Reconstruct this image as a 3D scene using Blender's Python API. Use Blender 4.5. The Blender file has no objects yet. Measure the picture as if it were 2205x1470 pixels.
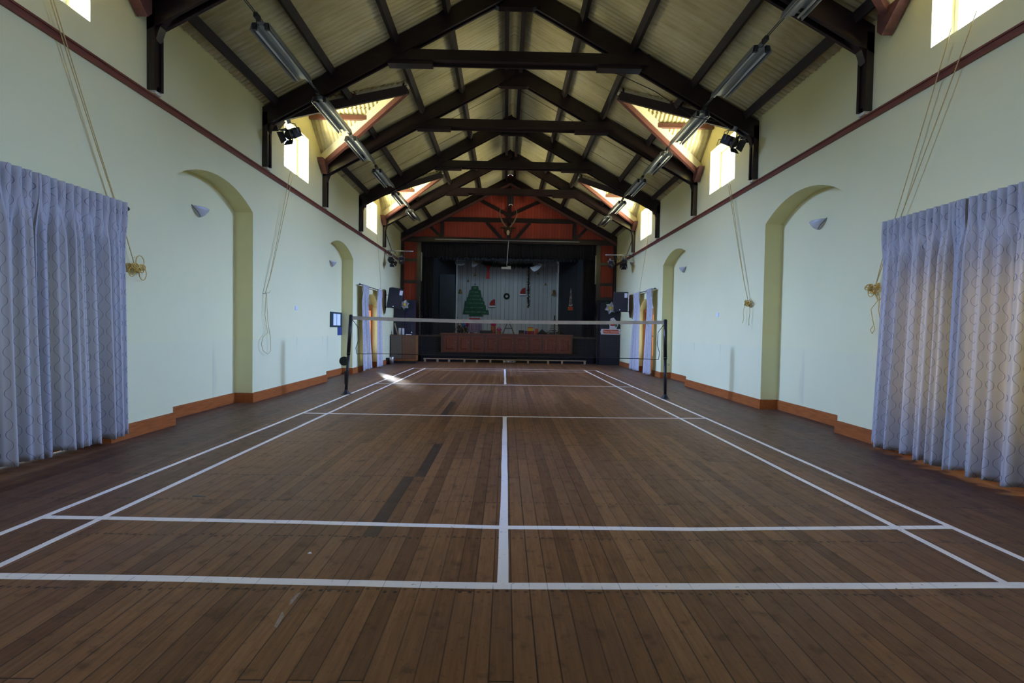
import bpy, bmesh, math, random
from mathutils import Vector, Matrix
random.seed(7)
PI = math.pi
C = bpy.context.scene.collection
SC = bpy.context.scene

# ------------------------------------------------------------------ camera
CX, CY, CZ = -0.0037, -2.3871, 1.2989
YAW, PITCH, ROLL, FPX = 0.0137, -0.0244, 0.0166, 1012.57
def cam_axes():
    cy, sy, cp, sp, cr, sr = (math.cos(YAW), math.sin(YAW), math.cos(PITCH), math.sin(PITCH), math.cos(ROLL), math.sin(ROLL))
    f = Vector((sy*cp, cy*cp, sp)); r = Vector((cy, -sy, 0)); u = r.cross(f)
    return r*cr+u*sr, -r*sr+u*cr, f
AR, AU, AF = cam_axes()
cam_d = bpy.data.cameras.new('camera')
cam_d.sensor_width = 36; cam_d.lens = FPX/2205*36; cam_d.clip_end = 200; cam_d.clip_start = .05
cam = bpy.data.objects.new('camera', cam_d); C.objects.link(cam)
M = Matrix((AR, AU, -AF)).transposed().to_4x4(); M.translation = Vector((CX, CY, CZ))
cam.matrix_world = M
SC.camera = cam
def ray(px, py):
    return AR*((px-1102.5)/FPX) + AU*(-(py-735)/FPX) + AF
def on(px, py, axis, val):            # pixel of the photograph -> point on an axis plane of the room
    r = ray(px, py); o = Vector((CX, CY, CZ))
    return o + r*((val-o[axis])/r[axis])
def X(px, py, v): return on(px, py, 0, v)
def Y(px, py, v): return on(px, py, 1, v)
def Z(px, py, v=0): return on(px, py, 2, v)

# ------------------------------------------------------------------ world, view
w = bpy.data.worlds.new('world'); SC.world = w; w.use_nodes = True
bg = w.node_tree.nodes['Background']
bg.inputs[0].default_value = (.80, .90, 1.0, 1); bg.inputs[1].default_value = 4.0
vs = SC.view_settings
vs.view_transform = 'Standard'; vs.look = 'None'; vs.gamma = 1; vs.use_curve_mapping = False
vs.exposure = 0.0

# ------------------------------------------------------------------ room numbers
XL, XR, XC = -4.27, 4.44, .085
WT = .34                       # wall thickness
YB, YF = -4.6, 16.7            # rear wall, proscenium wall
ZR, MS = 7.50, .545            # ridge height and slope of the roof sheets
def zroof(x): return ZR - MS*abs(x-XC)
TR = [.75, 3.40, 6.02, 8.69, 11.37, 13.98]
def area(name, loc, rot, sx, sy, power, col, spread=PI):
    d = bpy.data.lights.new(name, 'AREA'); d.shape = 'RECTANGLE'; d.size = sx; d.size_y = sy
    d.energy = power; d.color = col; d.spread = spread
    o = bpy.data.objects.new(name, d); C.objects.link(o); o.location = loc; o.rotation_euler = rot
    return o
SKY = (.42, .615, 1.5)
WARM = (1.0, .86, .54)
PWS, PWG = 330, 430
# daylight at each high window (just outside the glass) and at the curtained doorways
WINDOWS = [(-1, 1.45, 2.52), (-1, 6.70, 7.80), (-1, 12.0, 13.1), (1, 1.50, 2.60), (1, 6.87, 8.0), (1, 12.15, 13.3)]
WZ0, WZ1 = 4.35, 5.28
for s, y0, y1 in WINDOWS:
    xx = XL-WT-.25 if s < 0 else XR+WT+.25
    sg = -1 if s < 0 else 1
    k = .58 if y0 < 3 else (1.0 if y0 < 9 else 1.08)
    # sky light coming down through the glass, and light off the sunlit ground coming up
    area('sky_daylight', (xx, (y0+y1)/2, (WZ0+WZ1)/2+.30), (0, sg*math.radians(62), 0), 1.1, y1-y0+.5, PWS*k, SKY, math.radians(60))
    area('ground_bounce', (xx, (y0+y1)/2, WZ0-.22), (0, sg*math.radians(138), 0), .7, y1-y0+.4, PWG*(1.0 if y0 < 3 else 1.3 if y0 < 9 else 3.0), WARM, math.radians(140))
DOORSUN = (1.0, .70, .20)
for s, yc, h, pw in [(-1, 1.75, 1.9, 3), (1, 1.85, 1.9, 260), (-1, 12.6, 1.9, 24), (1, 12.5, 1.9, 26)]:
    xx = XL-WT-.45 if s < 0 else XR+WT+.45
    area('door_daylight', (xx, yc, 1.15), (0, (-1 if s < 0 else 1)*math.radians(90), 0), h, 1.5, pw, DOORSUN)
# sunlight raking through the gap between the far left curtains onto the boards
_o = Vector((-5.4, 14.9, 1.6)); _d = Vector((-2.9, 9.8, 0))-_o
area('sun_shaft', _o, _d.to_track_quat('-Z', 'Y').to_euler(), .5, .5, 24, (.95, .97, 1.0), math.radians(9))
# added fill lamps at unseen rear wall windows, behind the camera
for xw in (-2.3, 2.4):
    area('rear_fill', (xw, YB+.12, 2.6), (math.radians(90), 0, 0), 1.6, 1.8, 14, SKY)
area('stage_fill', (.1, 17.35, 4.62), (math.radians(48), 0, 0), 4.5, .35, 44, (.62, .82, 1.0))  # added fill lamp, hidden behind the valance to brighten the stage

# ------------------------------------------------------------------ materials
def mat(name, col=(.5,.5,.5), rough=.6, metal=0, spec=.5):
    m = bpy.data.materials.new(name); m.use_nodes = True
    b = m.node_tree.nodes['Principled BSDF']
    b.inputs['Base Color'].default_value = (*col, 1); b.inputs['Roughness'].default_value = rough
    b.inputs['Metallic'].default_value = metal; b.inputs['Specular IOR Level'].default_value = spec
    return m
class NT:
    def __init__(s, m): s.t = m.node_tree; s.n = s.t.nodes; s.l = s.t.links; s.b = s.n['Principled BSDF']
    def new(s, ty, **kw):
        n = s.n.new(ty)
        for k, v in kw.items(): setattr(n, k, v)
        return n
    def put(s, sock, v):
        if isinstance(v, (int, float)): sock.default_value = v
        elif isinstance(v, (tuple, list)): sock.default_value = v
        else: s.l.new(v, sock)
    def math(s, op, a, b=None, c=None):
        n = s.new('ShaderNodeMath', operation=op)
        s.put(n.inputs[0], a)
        if b is not None: s.put(n.inputs[1], b)
        if c is not None: s.put(n.inputs[2], c)
        return n.outputs[0]
    def mix(s, f, a, b):
        n = s.new('ShaderNodeMix', data_type='RGBA')
        s.put(n.inputs['Factor'], f); s.put(n.inputs['A'], a if not isinstance(a, tuple) else (*a, 1)); s.put(n.inputs['B'], b if not isinstance(b, tuple) else (*b, 1))
        return n.outputs['Result']
    def coord(s, kind='Object'):
        return s.new('ShaderNodeTexCoord').outputs[kind]
    def xyz(s, v):
        n = s.new('ShaderNodeSeparateXYZ'); s.l.new(v, n.inputs[0]); return n.outputs
    def comb(s, x, y, z):
        n = s.new('ShaderNodeCombineXYZ'); s.put(n.inputs[0], x); s.put(n.inputs[1], y); s.put(n.inputs[2], z); return n.outputs[0]
    def noise(s, vec, scale, detail=3, rough=.5):
        n = s.new('ShaderNodeTexNoise'); s.l.new(vec, n.inputs['Vector']); n.inputs['Scale'].default_value = scale
        n.inputs['Detail'].default_value = detail; n.inputs['Roughness'].default_value = rough; return n.outputs['Fac']
    def white(s, vec):
        n = s.new('ShaderNodeTexWhiteNoise', noise_dimensions='3D'); s.l.new(vec, n.inputs['Vector']); return n.outputs['Value']
    def ramp(s, f, stops):
        n = s.new('ShaderNodeValToRGB'); s.l.new(f, n.inputs[0])
        e = n.color_ramp.elements
        while len(e) < len(stops): e.new(.5)
        for i, (p, c) in enumerate(stops): e[i].position = p; e[i].color = (*c, 1) if len(c) == 3 else c
        return n.outputs[0]
    def step(s, v, a, b):
        n = s.new('ShaderNodeMapRange', interpolation_type='SMOOTHSTEP'); s.put(n.inputs[0], v); n.inputs[1].default_value = a; n.inputs[2].default_value = b
        return n.outputs[0]
    def color(s, v): s.l.new(v, s.b.inputs['Base Color'])
    def bump(s, h, strength=.3, dist=.01):
        n = s.new('ShaderNodeBump'); n.inputs['Strength'].default_value = strength; n.inputs['Distance'].default_value = dist
        s.l.new(h, n.inputs['Height']); s.l.new(n.outputs[0], s.b.inputs['Normal'])

def noisy(name, c1, c2, scale=6, rough=.6, metal=0, stretch=(1,1,1), bump=0, lo=.3, hi=.7):
    m = mat(name, c1, rough, metal); t = NT(m)
    mp = t.new('ShaderNodeMapping'); t.l.new(t.coord(), mp.inputs[0]); mp.inputs['Scale'].default_value = stretch
    f = t.noise(mp.outputs[0], scale, 4)
    t.color(t.ramp(f, [(lo, c1), (hi, c2)]))
    if bump: t.bump(f, bump, .005)
    return m

def floor_mat():
    m = mat('floor_boards', (.1,.06,.04), .42); t = NT(m)
    co = t.coord(); x, y, z = t.xyz(co)
    W = .092
    px = t.math('DIVIDE', t.math('ADD', x, 20.011), W); pid = t.math('FLOOR', px); fx = t.math('FRACT', px)
    off = t.white(t.comb(pid, 3, 0))
    # board ends only fall on a joist line (joists every .6 m)
    yy = t.math('ADD', t.math('ADD', y, 60.08), t.math('MULTIPLY', t.math('FLOOR', t.math('MULTIPLY', off, 7)), .6))
    py = t.math('DIVIDE', yy, 4.2); bid = t.math('FLOOR', py); fy = t.math('FRACT', py)
    rnd = t.white(t.comb(pid, bid, 5)); rnd2 = t.white(t.comb(pid, bid, 9))
    g = t.comb(t.math('MULTIPLY', x, 14), t.math('ADD', t.math('MULTIPLY', y, .9), t.math('MULTIPLY', rnd, 40)), 0)
    grain = t.noise(g, 3.2, 6, .62)
    fine = t.noise(t.comb(t.math('MULTIPLY', x, 60), t.math('MULTIPLY', y, 2.2), rnd), 3, 3, .6)
    patch = t.noise(co, .55, 3, .6)
    blot = t.noise(co, 9, 4, .6)
    f = t.math('ADD', t.math('MULTIPLY', rnd, .26), t.math('ADD', t.math('MULTIPLY', grain, .50), t.math('MULTIPLY', fine, .30)))
    base = t.ramp(f, [(.25, (.085, .036, .015)), (.47, (.165, .076, .030)), (.62, (.235, .112, .044)), (.82, (.34, .175, .070))])
    grey = t.mix(t.step(patch, .40, .66), base, (.16, .090, .056))
    gm = t.new('ShaderNodeMix', data_type='RGBA'); t.l.new(base, gm.inputs['A']); t.l.new(grey, gm.inputs['B']); gm.inputs['Factor'].default_value = .45
    c = gm.outputs['Result']
    # wear blotches
    c = t.mix(t.math('MULTIPLY', t.step(blot, .54, .74), .55), c, (.035, .022, .016))
    sp2 = t.noise(co, 34, 5, .7)
    c = t.mix(t.math('MULTIPLY', t.step(sp2, .56, .72), .45), c, (.028, .018, .013))
    sp3 = t.noise(t.comb(t.math('MULTIPLY', x, 9), t.math('MULTIPLY', y, 3), 4), 4, 5, .7)
    c = t.mix(t.math('MULTIPLY', t.step(sp3, .60, .78), .30), c, (.34, .20, .10))
    # boards turn darker towards the outer margins of the hall
    ax = t.math('ABSOLUTE', t.math('SUBTRACT', x, .05))
    c = t.mix(t.math('MULTIPLY', t.step(ax, 2.6, 4.1), .62), c, (.045, .024, .020))
    # two replaced dark boards
    def box(x0, x1, y0, y1):
        a = t.math('MULTIPLY', t.math('GREATER_THAN', x, x0), t.math('LESS_THAN', x, x1))
        b = t.math('MULTIPLY', t.math('GREATER_THAN', y, y0), t.math('LESS_THAN', y, y1))
        return t.math('MULTIPLY', a, b)
    def snap(v): return math.floor((v+20.011)/W)*W - 20.011
    for xa, y0, y1 in ((-.80, .52, 1.72), (-.70, 1.72, 2.92), (-.89, 4.7, 6.0)):
        xs = snap(xa)
        c = t.mix(t.math('MULTIPLY', box(xs, xs+W, y0, y1), .8), c, (.030, .024, .022))
    # nail rows with dark halos on each joist
    fj = t.math('SUBTRACT', t.math('FRACT', t.math('DIVIDE', t.math('ADD', y, 60.08), .6)), .5)
    dj = t.math('MULTIPLY', fj, .6)
    jit = t.math('MULTIPLY', t.math('SUBTRACT', t.white(t.comb(pid, 1, 2)), .5), .03)
    nx = t.math('MULTIPLY', t.math('SUBTRACT', t.math('ABSOLUTE', t.math('SUBTRACT', fx, .5)), .27), W)
    ny = t.math('ADD', dj, jit)
    # joist centre sits at fract = 0 -> shift by half
    fj2 = t.math('SUBTRACT', t.math('FRACT', t.math('ADD', t.math('DIVIDE', t.math('ADD', y, 60.08), .6), .5)), .5)
    ny = t.math('ADD', t.math('MULTIPLY', fj2, .6), jit)
    d = t.math('SQRT', t.math('ADD', t.math('POWER', nx, 2), t.math('POWER', ny, 2)))
    nail = t.math('SUBTRACT', 1, t.step(d, .005, .014))
    c = t.mix(t.math('MULTIPLY', t.math('MULTIPLY', nail, t.math('GREATER_THAN', y, -.35)), t.math('ADD', .35, t.math('MULTIPLY', off, .6))), c, (.014, .011, .010))
    # scattered dark spots
    vo = t.new('ShaderNodeTexVoronoi'); t.l.new(co, vo.inputs['Vector']); vo.inputs['Scale'].default_value = 5.5
    spot = t.math('MULTIPLY', t.math('SUBTRACT', 1, t.step(vo.outputs['Distance'], .03, .09)), t.step(t.noise(co, 1.3, 2), .5, .62))
    c = t.mix(t.math('MULTIPLY', spot, .6), c, (.025, .018, .015))
    # joints
    e = t.math('MINIMUM', fx, t.math('SUBTRACT', 1, fx))
    joint = t.math('SUBTRACT', 1, t.step(e, .014, .050))
    ey = t.math('MINIMUM', fy, t.math('SUBTRACT', 1, fy))
    jend = t.math('SUBTRACT', 1, t.step(ey, .0004, .0011))
    jj = t.math('MAXIMUM', t.math('MULTIPLY', joint, t.math('ADD', .55, t.math('MULTIPLY', rnd2, .45))), jend)
    c = t.mix(t.math('MULTIPLY', jj, .85), c, (.010, .008, .007))
    t.color(c)
    r = t.math('ADD', .36, t.math('MULTIPLY', blot, .25))
    t.l.new(r, t.b.inputs['Roughness'])
    t.bump(t.math('SUBTRACT', t.math('MULTIPLY', fine, .15), jj), .35, .002)
    t.b.inputs['Specular IOR Level'].default_value = .22
    return m

def wall_mat(name='wall_paint', c=(.76, .71, .355)):
    m = mat(name, c, .62, 0, .3); t = NT(m)
    co = t.coord(); x, y, z = t.xyz(co)
    n1 = t.noise(co, 1.1, 3, .6); n2 = t.noise(co, 14, 3, .5)
    base = t.mix(t.math('MULTIPLY', t.step(n1, .35, .7), .35), c, tuple(v*.93 for v in c))
    # glossier repainted dado up to 1.07 m, with worn vertical smears
    dado = t.math('LESS_THAN', t.math('ADD', z, t.math('MULTIPLY', n2, .012)), 1.078)
    base = t.mix(t.math('MULTIPLY', dado, .30), base, (c[0]*.90, c[1]*.95, c[2]*1.12))
    sm = t.noise(t.comb(t.math('MULTIPLY', y, 2.3), t.math('MULTIPLY', z, .25), 0), 1.6, 2, .5)
    base = t.mix(t.math('MULTIPLY', t.math('MULTIPLY', t.step(sm, .62, .74), dado), .3), base, (c[0]*.62, c[1]*.64, c[2]*.8))
    t.color(base); t.bump(n2, .06, .004)
    return m

def sheet_mat():
    m = mat('roof_sheet', (.5,.47,.3), .7, 0, .25); t = NT(m)
    co = t.coord(); x, y, z = t.xyz(co)
    n1 = t.noise(co, .8, 4, .6); n2 = t.noise(t.comb(t.math('MULTIPLY', x, .6), t.math('MULTIPLY', y, 6), 0), 2.2, 3, .6)
    n3 = t.noise(co, 30, 2)
    base = t.ramp(t.math('ADD', t.math('MULTIPLY', n1, .55), t.math('MULTIPLY', n2, .45)), [(.3, (.33, .275, .12)), (.5, (.50, .445, .25)), (.7, (.65, .60, .40))])
    base = t.mix(t.math('MULTIPLY', t.step(n1, .62, .8), .5), base, (.30, .33, .28))
    # lap joints between sheets (along the slope every ~1.05 m, across at the purlins)
    fy = t.math('FRACT', t.math('DIVIDE', t.math('ADD', y, 40.3), 1.022))
    seam = t.math('SUBTRACT', 1, t.step(t.math('MULTIPLY', t.math('MINIMUM', fy, t.math('SUBTRACT', 1, fy)), 1.022), .004, .010))
    base = t.mix(t.math('MULTIPLY', seam, .75), base, (.06, .045, .025))
    speck = t.step(n3, .72, .78)
    base = t.mix(t.math('MULTIPLY', speck, .35), base, (.1, .08, .05))
    t.color(base)
    return m

def timber(name, c1, c2, rough=.4, axis=1, scale=3):
    st = [14, 14, 14]; st[axis] = 1.2
    return noisy(name, c1, c2, scale, rough, 0, tuple(st), .15)

def curtain_mat():
    m = mat('curtain_fabric', (.42,.40,.47), .85, 0, .2); t = NT(m)
    uv = t.coord('UV'); u, v, _ = t.xyz(uv)
    P = .128
    fu = t.math('MULTIPLY', t.math('SUBTRACT', t.math('FRACT', t.math('DIVIDE', u, P)), .5), P)
    # wave with flattened tops, so that mirrored pairs make an ogee chain
    sn = t.math('SINE', t.math('MULTIPLY', v, 2*PI/.168))
    wv = t.math('MULTIPLY', t.math('TANH', t.math('MULTIPLY', sn, 1.0)), .026)
    d = t.math('ABSOLUTE', t.math('SUBTRACT', t.math('ABSOLUTE', fu), t.math('ADD', .032, wv)))
    line = t.math('SUBTRACT', 1, t.step(d, .0012, .0028))
    weave = t.noise(t.comb(t.math('MULTIPLY', u, 90), t.math('MULTIPLY', v, 30), 0), 4, 2)
    base = t.mix(weave, (.47, .455, .42), (.58, .56, .51))
    col = t.mix(t.math('MULTIPLY', line, .75), base, (.12, .10, .12))
    t.color(col)
    tr = t.new('ShaderNodeBsdfTranslucent'); t.l.new(t.mix(t.math('MULTIPLY', line, .8), (.60,.58,.38), (.15,.13,.10)), tr.inputs[0])
    mx = t.new('ShaderNodeMixShader'); mx.inputs[0].default_value = .26
    out = t.n['Material Output']
    t.l.new(t.b.outputs[0], mx.inputs[1]); t.l.new(tr.outputs[0], mx.inputs[2]); t.l.new(mx.outputs[0], out.inputs[0])
    return m

def tape_mat():
    m = mat('white_tape', (.72,.70,.76), .55); t = NT(m)
    co = t.coord(); x, y, z = t.xyz(co)
    n = t.noise(co, 26, 4, .7); n2 = t.noise(co, 3.2, 3)
    c = t.mix(t.math('MULTIPLY', t.step(n2, .55, .75), .5), (.95,.88,.74), (.76,.69,.57))
    c = t.mix(t.math('MULTIPLY', t.step(n, .62, .70), .75), c, (.17,.12,.10))
    fx = t.math('FRACT', t.math('DIVIDE', t.math('ADD', x, 20.011), .092))
    e = t.math('MINIMUM', fx, t.math('SUBTRACT', 1, fx))
    cr = t.math('MULTIPLY', t.math('SUBTRACT', 1, t.step(e, .012, .03)), t.step(t.noise(co, 6, 2), .46, .6))
    c = t.mix(t.math('MULTIPLY', cr, .6), c, (.2,.16,.16))
    t.color(c); return m

def glass_mat():
    m = bpy.data.materials.new('window_glass'); m.use_nodes = True; n = m.node_tree.nodes; l = m.node_tree.links
    n.clear(); o = n.new('ShaderNodeOutputMaterial'); tr = n.new('ShaderNodeBsdfTransparent'); gl = n.new('ShaderNodeBsdfGlossy')
    gl.inputs['Roughness'].default_value = .05; tr.inputs[0].default_value = (.93,.96,.96,1)
    mx = n.new('ShaderNodeMixShader'); mx.inputs[0].default_value = .06
    l.new(tr.outputs[0], mx.inputs[1]); l.new(gl.outputs[0], mx.inputs[2]); l.new(mx.outputs[0], o.inputs[0])
    return m

def tg_mat(name, c1, c2, pitch=.1, rough=.5, axis=0):
    m = mat(name, c1, rough); t = NT(m); co = t.coord(); s = t.xyz(co)
    u = t.math('DIVIDE', t.math('ADD', s[axis], 30), pitch); f = t.math('FRACT', u); i = t.math('FLOOR', u)
    r = t.white(t.comb(i, 0, 0))
    c = t.mix(r, c1, c2)
    e = t.math('MINIMUM', f, t.math('SUBTRACT', 1, f))
    j = t.math('SUBTRACT', 1, t.step(e, .02, .07))
    c = t.mix(t.math('MULTIPLY', j, .75), c, tuple(v*.25 for v in c1))
    t.color(c); t.bump(t.math('SUBTRACT', 0, j), .4, .004)
    return m

MT = {
 'floor': floor_mat(), 'wall': wall_mat(), 'sheet': sheet_mat(),
 'beam': timber('dark_stained_timber', (.006,.003,.0035), (.018,.008,.008), .36, 0),
 'beamy': timber('dark_stained_purlin', (.009,.0045,.005), (.022,.011,.011), .65, 1),
 'red_beam': timber('red_brown_timber', (.095,.036,.032), (.145,.052,.044), .45, 0),
 'rail': timber('red_brown_rail', (.14,.036,.018), (.20,.055,.028), .45, 1),
 'skirt': timber('varnished_skirting', (.26,.070,.014), (.42,.125,.028), .3, 1, 4),
 'cream': mat('cream_board', (.62,.58,.42), .6),
 'curtain': curtain_mat(), 'tape': tape_mat(), 'glass': glass_mat(),
 'white_frame': mat('white_frame_paint', (.75,.75,.73), .5),
 'black': mat('black_metal', (.012,.012,.014), .38),
 'blackplastic': mat('black_plastic', (.010,.012,.020), .5),
 'cloth_black': noisy('black_drape', (.003,.003,.006), (.007,.008,.013), 20, .9),
 'cloth_navy': noisy('navy_board', (.006,.007,.014), (.010,.012,.022), 3, .7),
 'red_wall': tg_mat('red_boarding', (.24,.024,.010), (.30,.034,.014), .12, .6),
 'white_tg': tg_mat('white_boarding', (.42,.45,.47), (.50,.53,.55), .22, .6),
 'dark_tg': tg_mat('dark_boarding', (.012,.014,.020), (.018,.020,.028), .2, .6),
 'stagefloor': noisy('stage_floor', (.03,.018,.012), (.06,.035,.02), 4, .5),
 'varnish': timber('varnished_panel', (.09,.012,.003), (.17,.027,.006), .28, 2, 3),
 'varnish_dark': timber('dark_varnished_frame', (.045,.010,.007), (.09,.020,.011), .3, 2, 3),
 'door_wood': timber('orange_door_wood', (.34,.10,.02), (.48,.16,.035), .35, 2, 3),
 'rope': noisy('yellow_rope', (.48,.29,.04), (.66,.44,.09), 60, .8),
 'cord': noisy('cream_cord', (.48,.35,.11), (.62,.47,.17), 60, .8),
 'lampmetal': mat('grey_lamp_metal', (.22,.235,.25), .35, .3),
 'tube': mat('unlit_tube_glass', (.55,.58,.58), .2),
 'steel': mat('galvanised_steel', (.5,.5,.52), .3, .9),
 'conduit': mat('dark_conduit', (.02,.02,.025), .4),
 'frosted': mat('frosted_glass', (.52,.52,.46), .25),
 'net': mat('net_cord', (.20,.18,.17), .8),
 'nettape': noisy('net_tape', (.62,.60,.64), (.76,.74,.77), 8, .7),
 'plaque': noisy('plaque_wood', (.12,.09,.065), (.20,.155,.11), 6, .45, 0, (1,1,.2)),
 'paper': mat('white_paper', (.78,.82,.88), .6),
 'blue': mat('blue_board', (.02,.04,.16), .5),
 'noticegreen': mat('dark_green_felt', (.010,.03,.022), .8),
 'switch': mat('white_plastic', (.72,.74,.80), .3),
 'green': noisy('green_card', (.003,.060,.022), (.006,.10,.036), 8, .6),
 'lettering': mat('pale_green_lettering', (.30,.50,.36), .6),
 'garland': noisy('garland_needles', (.006,.014,.010), (.02,.03,.022), 30, .8),
 'redcloth': mat('red_fabric', (.30,.008,.010), .7),
 'gold': mat('gold_foil', (.35,.22,.08), .35, .6),
 'orange': mat('orange_card', (.48,.07,.02), .6),
 'whitep': mat('white_petal', (.72,.72,.74), .6),
 'yellow': mat('yellow_centre', (.62,.46,.03), .6),
 'leaf': mat('green_leaf', (.02,.16,.05), .5),
 'gauze': mat('white_gauze', (.38,.40,.44), .7),
 'pink': mat('pink_wrap', (.42,.015,.12), .4),
 'purple': mat('lilac_cloth', (.20,.15,.32), .7),
 'violet': mat('violet_card', (.12,.02,.16), .6),
 'chest_grey': None, 'chest_brown': timber('brown_veneer', (.10,.040,.018), (.17,.075,.034), .35, 2, 3),
 'chest_side': timber('orange_veneer', (.22,.08,.02), (.30,.12,.03), .35, 2, 3),
 'brownpot': mat('orange_pot', (.30,.08,.03), .6),
 'tankblue': mat('blue_plastic', (.02,.05,.25), .4),
 'bone': mat('bone', (.50,.42,.26), .6), 'horn': mat('pale_horn', (.20,.15,.09), .5), 'fur': noisy('brown_fur', (.03,.018,.012), (.07,.04,.02), 30, .9),
 'pale_wood': noisy('pale_raw_timber', (.30,.22,.15), (.45,.34,.24), 10, .7),
 'mesh_dark': mat('glitter_mesh', (.03,.045,.07), .3, .4),
 'rope_light': mat('bead_string', (.30,.22,.12), .5),
}
def chevron():
    m = mat('grey_chevron_veneer', (.1,.08,.06), .45); t = NT(m); co = t.coord(); x, y, z = t.xyz(co)
    f = t.math('FRACT', t.math('MULTIPLY', t.math('ADD', t.math('ABSOLUTE', t.math('SUBTRACT', z, .62)), t.math('MULTIPLY', x, .9)), 14))
    c = t.mix(t.step(f, .35, .65), (.075, .055, .04), (.14, .11, .085)); t.color(c); return m
MT['chest_grey'] = chevron()

# ------------------------------------------------------------------ mesh builder
class MB:
    def __init__(s): s.v = []; s.f = []; s.uv = None
    def add(s, vs, fs):
        b = len(s.v); s.v += [tuple(v) for v in vs]; s.f += [tuple(i+b for i in f) for f in fs]; return s
    def box(s, x0, x1, y0, y1, z0, z1):
        vs = [(x,y,z) for x in (x0,x1) for y in (y0,y1) for z in (z0,z1)]
        return s.add(vs, [(0,1,3,2),(4,6,7,5),(0,4,5,1),(2,3,7,6),(0,2,6,4),(1,5,7,3)])
    def hexa(s, a, b):                       # two quads (lists of 4 points) joined into a solid
        return s.add(list(a)+list(b), [(3,2,1,0),(4,5,6,7),(0,1,5,4),(1,2,6,5),(2,3,7,6),(3,0,4,7)])
    def bar(s, p, q, wd, h, up=(0,0,1), ov=0):
        p, q = Vector(p), Vector(q); d = (q-p).normalized(); up = Vector(up)
        sd = d.cross(up)
        if sd.length < 1e-5: sd = d.cross(Vector((1,0,0)))
        sd.normalize(); u = sd.cross(d).normalized()
        p = p-d*ov; q = q+d*ov
        c = [(-wd/2,-h/2),(wd/2,-h/2),(wd/2,h/2),(-wd/2,h/2)]
        return s.hexa([p+sd*a+u*b for a,b in c], [q+sd*a+u*b for a,b in c])
    def tube(s, pts, r, n=8, cap=True):
        pts = [Vector(p) for p in pts]; rings = []
        rr = r if isinstance(r, (list, tuple)) else [r]*len(pts)
        prev = None; base = len(s.v)
        for i, p in enumerate(pts):
            d = (pts[min(i+1,len(pts)-1)]-pts[max(i-1,0)])
            if d.length < 1e-9: d = Vector((0,0,1))
            d.normalize()
            if prev is None:
                a = Vector((0,0,1)) if abs(d.z) < .9 else Vector((1,0,0))
                u = d.cross(a).normalized()
            else:
                u = prev - d*prev.dot(d)
                u = u.normalized() if u.length > 1e-6 else d.cross(Vector((1,.3,.2))).normalized()
            prev = u; v = d.cross(u)
            for k in range(n):
                t = 2*PI*k/n; s.v.append(tuple(p+(u*math.cos(t)+v*math.sin(t))*rr[i]))
        m = len(pts)
        for i in range(m-1):
            for k in range(n):
                a = base+i*n+k; b = base+i*n+(k+1)%n
                s.f.append((a, b, b+n, a+n))
        if cap:
            s.f.append(tuple(base+k for k in range(n))[::-1]); s.f.append(tuple(base+(m-1)*n+k for k in range(n)))
        return s
    def cyl(s, p, q, r, n=12, r2=None): return s.tube([p, q], [r, r if r2 is None else r2], n)
    def lathe(s, prof, c=(0,0,0), n=16, M=None):
        base = len(s.v); c = Vector(c)
        for r, z in prof:
            for k in range(n):
                t = 2*PI*k/n; v = Vector((r*math.cos(t), r*math.sin(t), z))
                if M: v = M @ v
                s.v.append(tuple(v+c))
        for i in range(len(prof)-1):
            for k in range(n):
                a = base+i*n+k; b = base+i*n+(k+1)%n
                s.f.append((a, b, b+n, a+n))
        s.f.append(tuple(base+k for k in range(n))[::-1]); s.f.append(tuple(base+(len(prof)-1)*n+k for k in range(n)))
        return s
    def sphere(s, c, r, n=10, sc=(1,1,1)):
        m = n//2+1; prof = []
        base = len(s.v); c = Vector(c)
        for i in range(m+1):
            a = -PI/2+PI*i/m; rr = max(math.cos(a), .02)*r; z = math.sin(a)*r
            for k in range(n):
                t = 2*PI*k/n; s.v.append((c.x+rr*math.cos(t)*sc[0], c.y+rr*math.sin(t)*sc[1], c.z+z*sc[2]))
        for i in range(m):
            for k in range(n):
                a = base+i*n+k; b = base+i*n+(k+1)%n; s.f.append((a,b,b+n,a+n))
        s.f.append(tuple(base+k for k in range(n))[::-1]); s.f.append(tuple(base+m*n+k for k in range(n)))
        return s
    def prism(s, poly, off):                 # extrude a planar polygon by a vector
        off = Vector(off); n = len(poly); vs = [Vector(p) for p in poly]; vs += [p+off for p in vs]
        return s.add(vs, [tuple(range(n))[::-1], tuple(range(n, 2*n))] + [(i, (i+1)%n, n+(i+1)%n, n+i) for i in range(n)])
    def build(s, name, m, parent=None, smooth=False, bevel=0, **props):
        me = bpy.data.meshes.new(name)
        o = bpy.data.objects.new(name, me); C.objects.link(o)
        off = Vector((0,0,0)); p = parent
        while p is not None: off += p.location; p = p.parent
        me.from_pydata([tuple(Vector(v)-off) for v in s.v], [], s.f)
        bm = bmesh.new(); bm.from_mesh(me); bmesh.ops.recalc_face_normals(bm, faces=bm.faces); bm.to_mesh(me); bm.free()
        me.materials.append(MT[m] if isinstance(m, str) else m)
        if smooth:
            for f in me.polygons: f.use_smooth = True
        if parent: o.parent = parent
        if bevel:
            b = o.modifiers.new('bevel', 'BEVEL'); b.width = bevel; b.segments = 2; b.limit_method = 'ANGLE'
        for k, v in props.items(): o[k] = v
        return o
def thing(name, label, cat, loc=(0,0,0), group=None):
    o = bpy.data.objects.new(name, None); C.objects.link(o); o.location = loc; o.empty_display_size = .1
    o['label'] = label; o['category'] = cat
    if group: o['group'] = group
    return o
def tag(o, label, cat, group=None):
    o['label'] = label; o['category'] = cat
    if group: o['group'] = group
    return o
def struct(o): o['kind'] = 'structure'; return o
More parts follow.
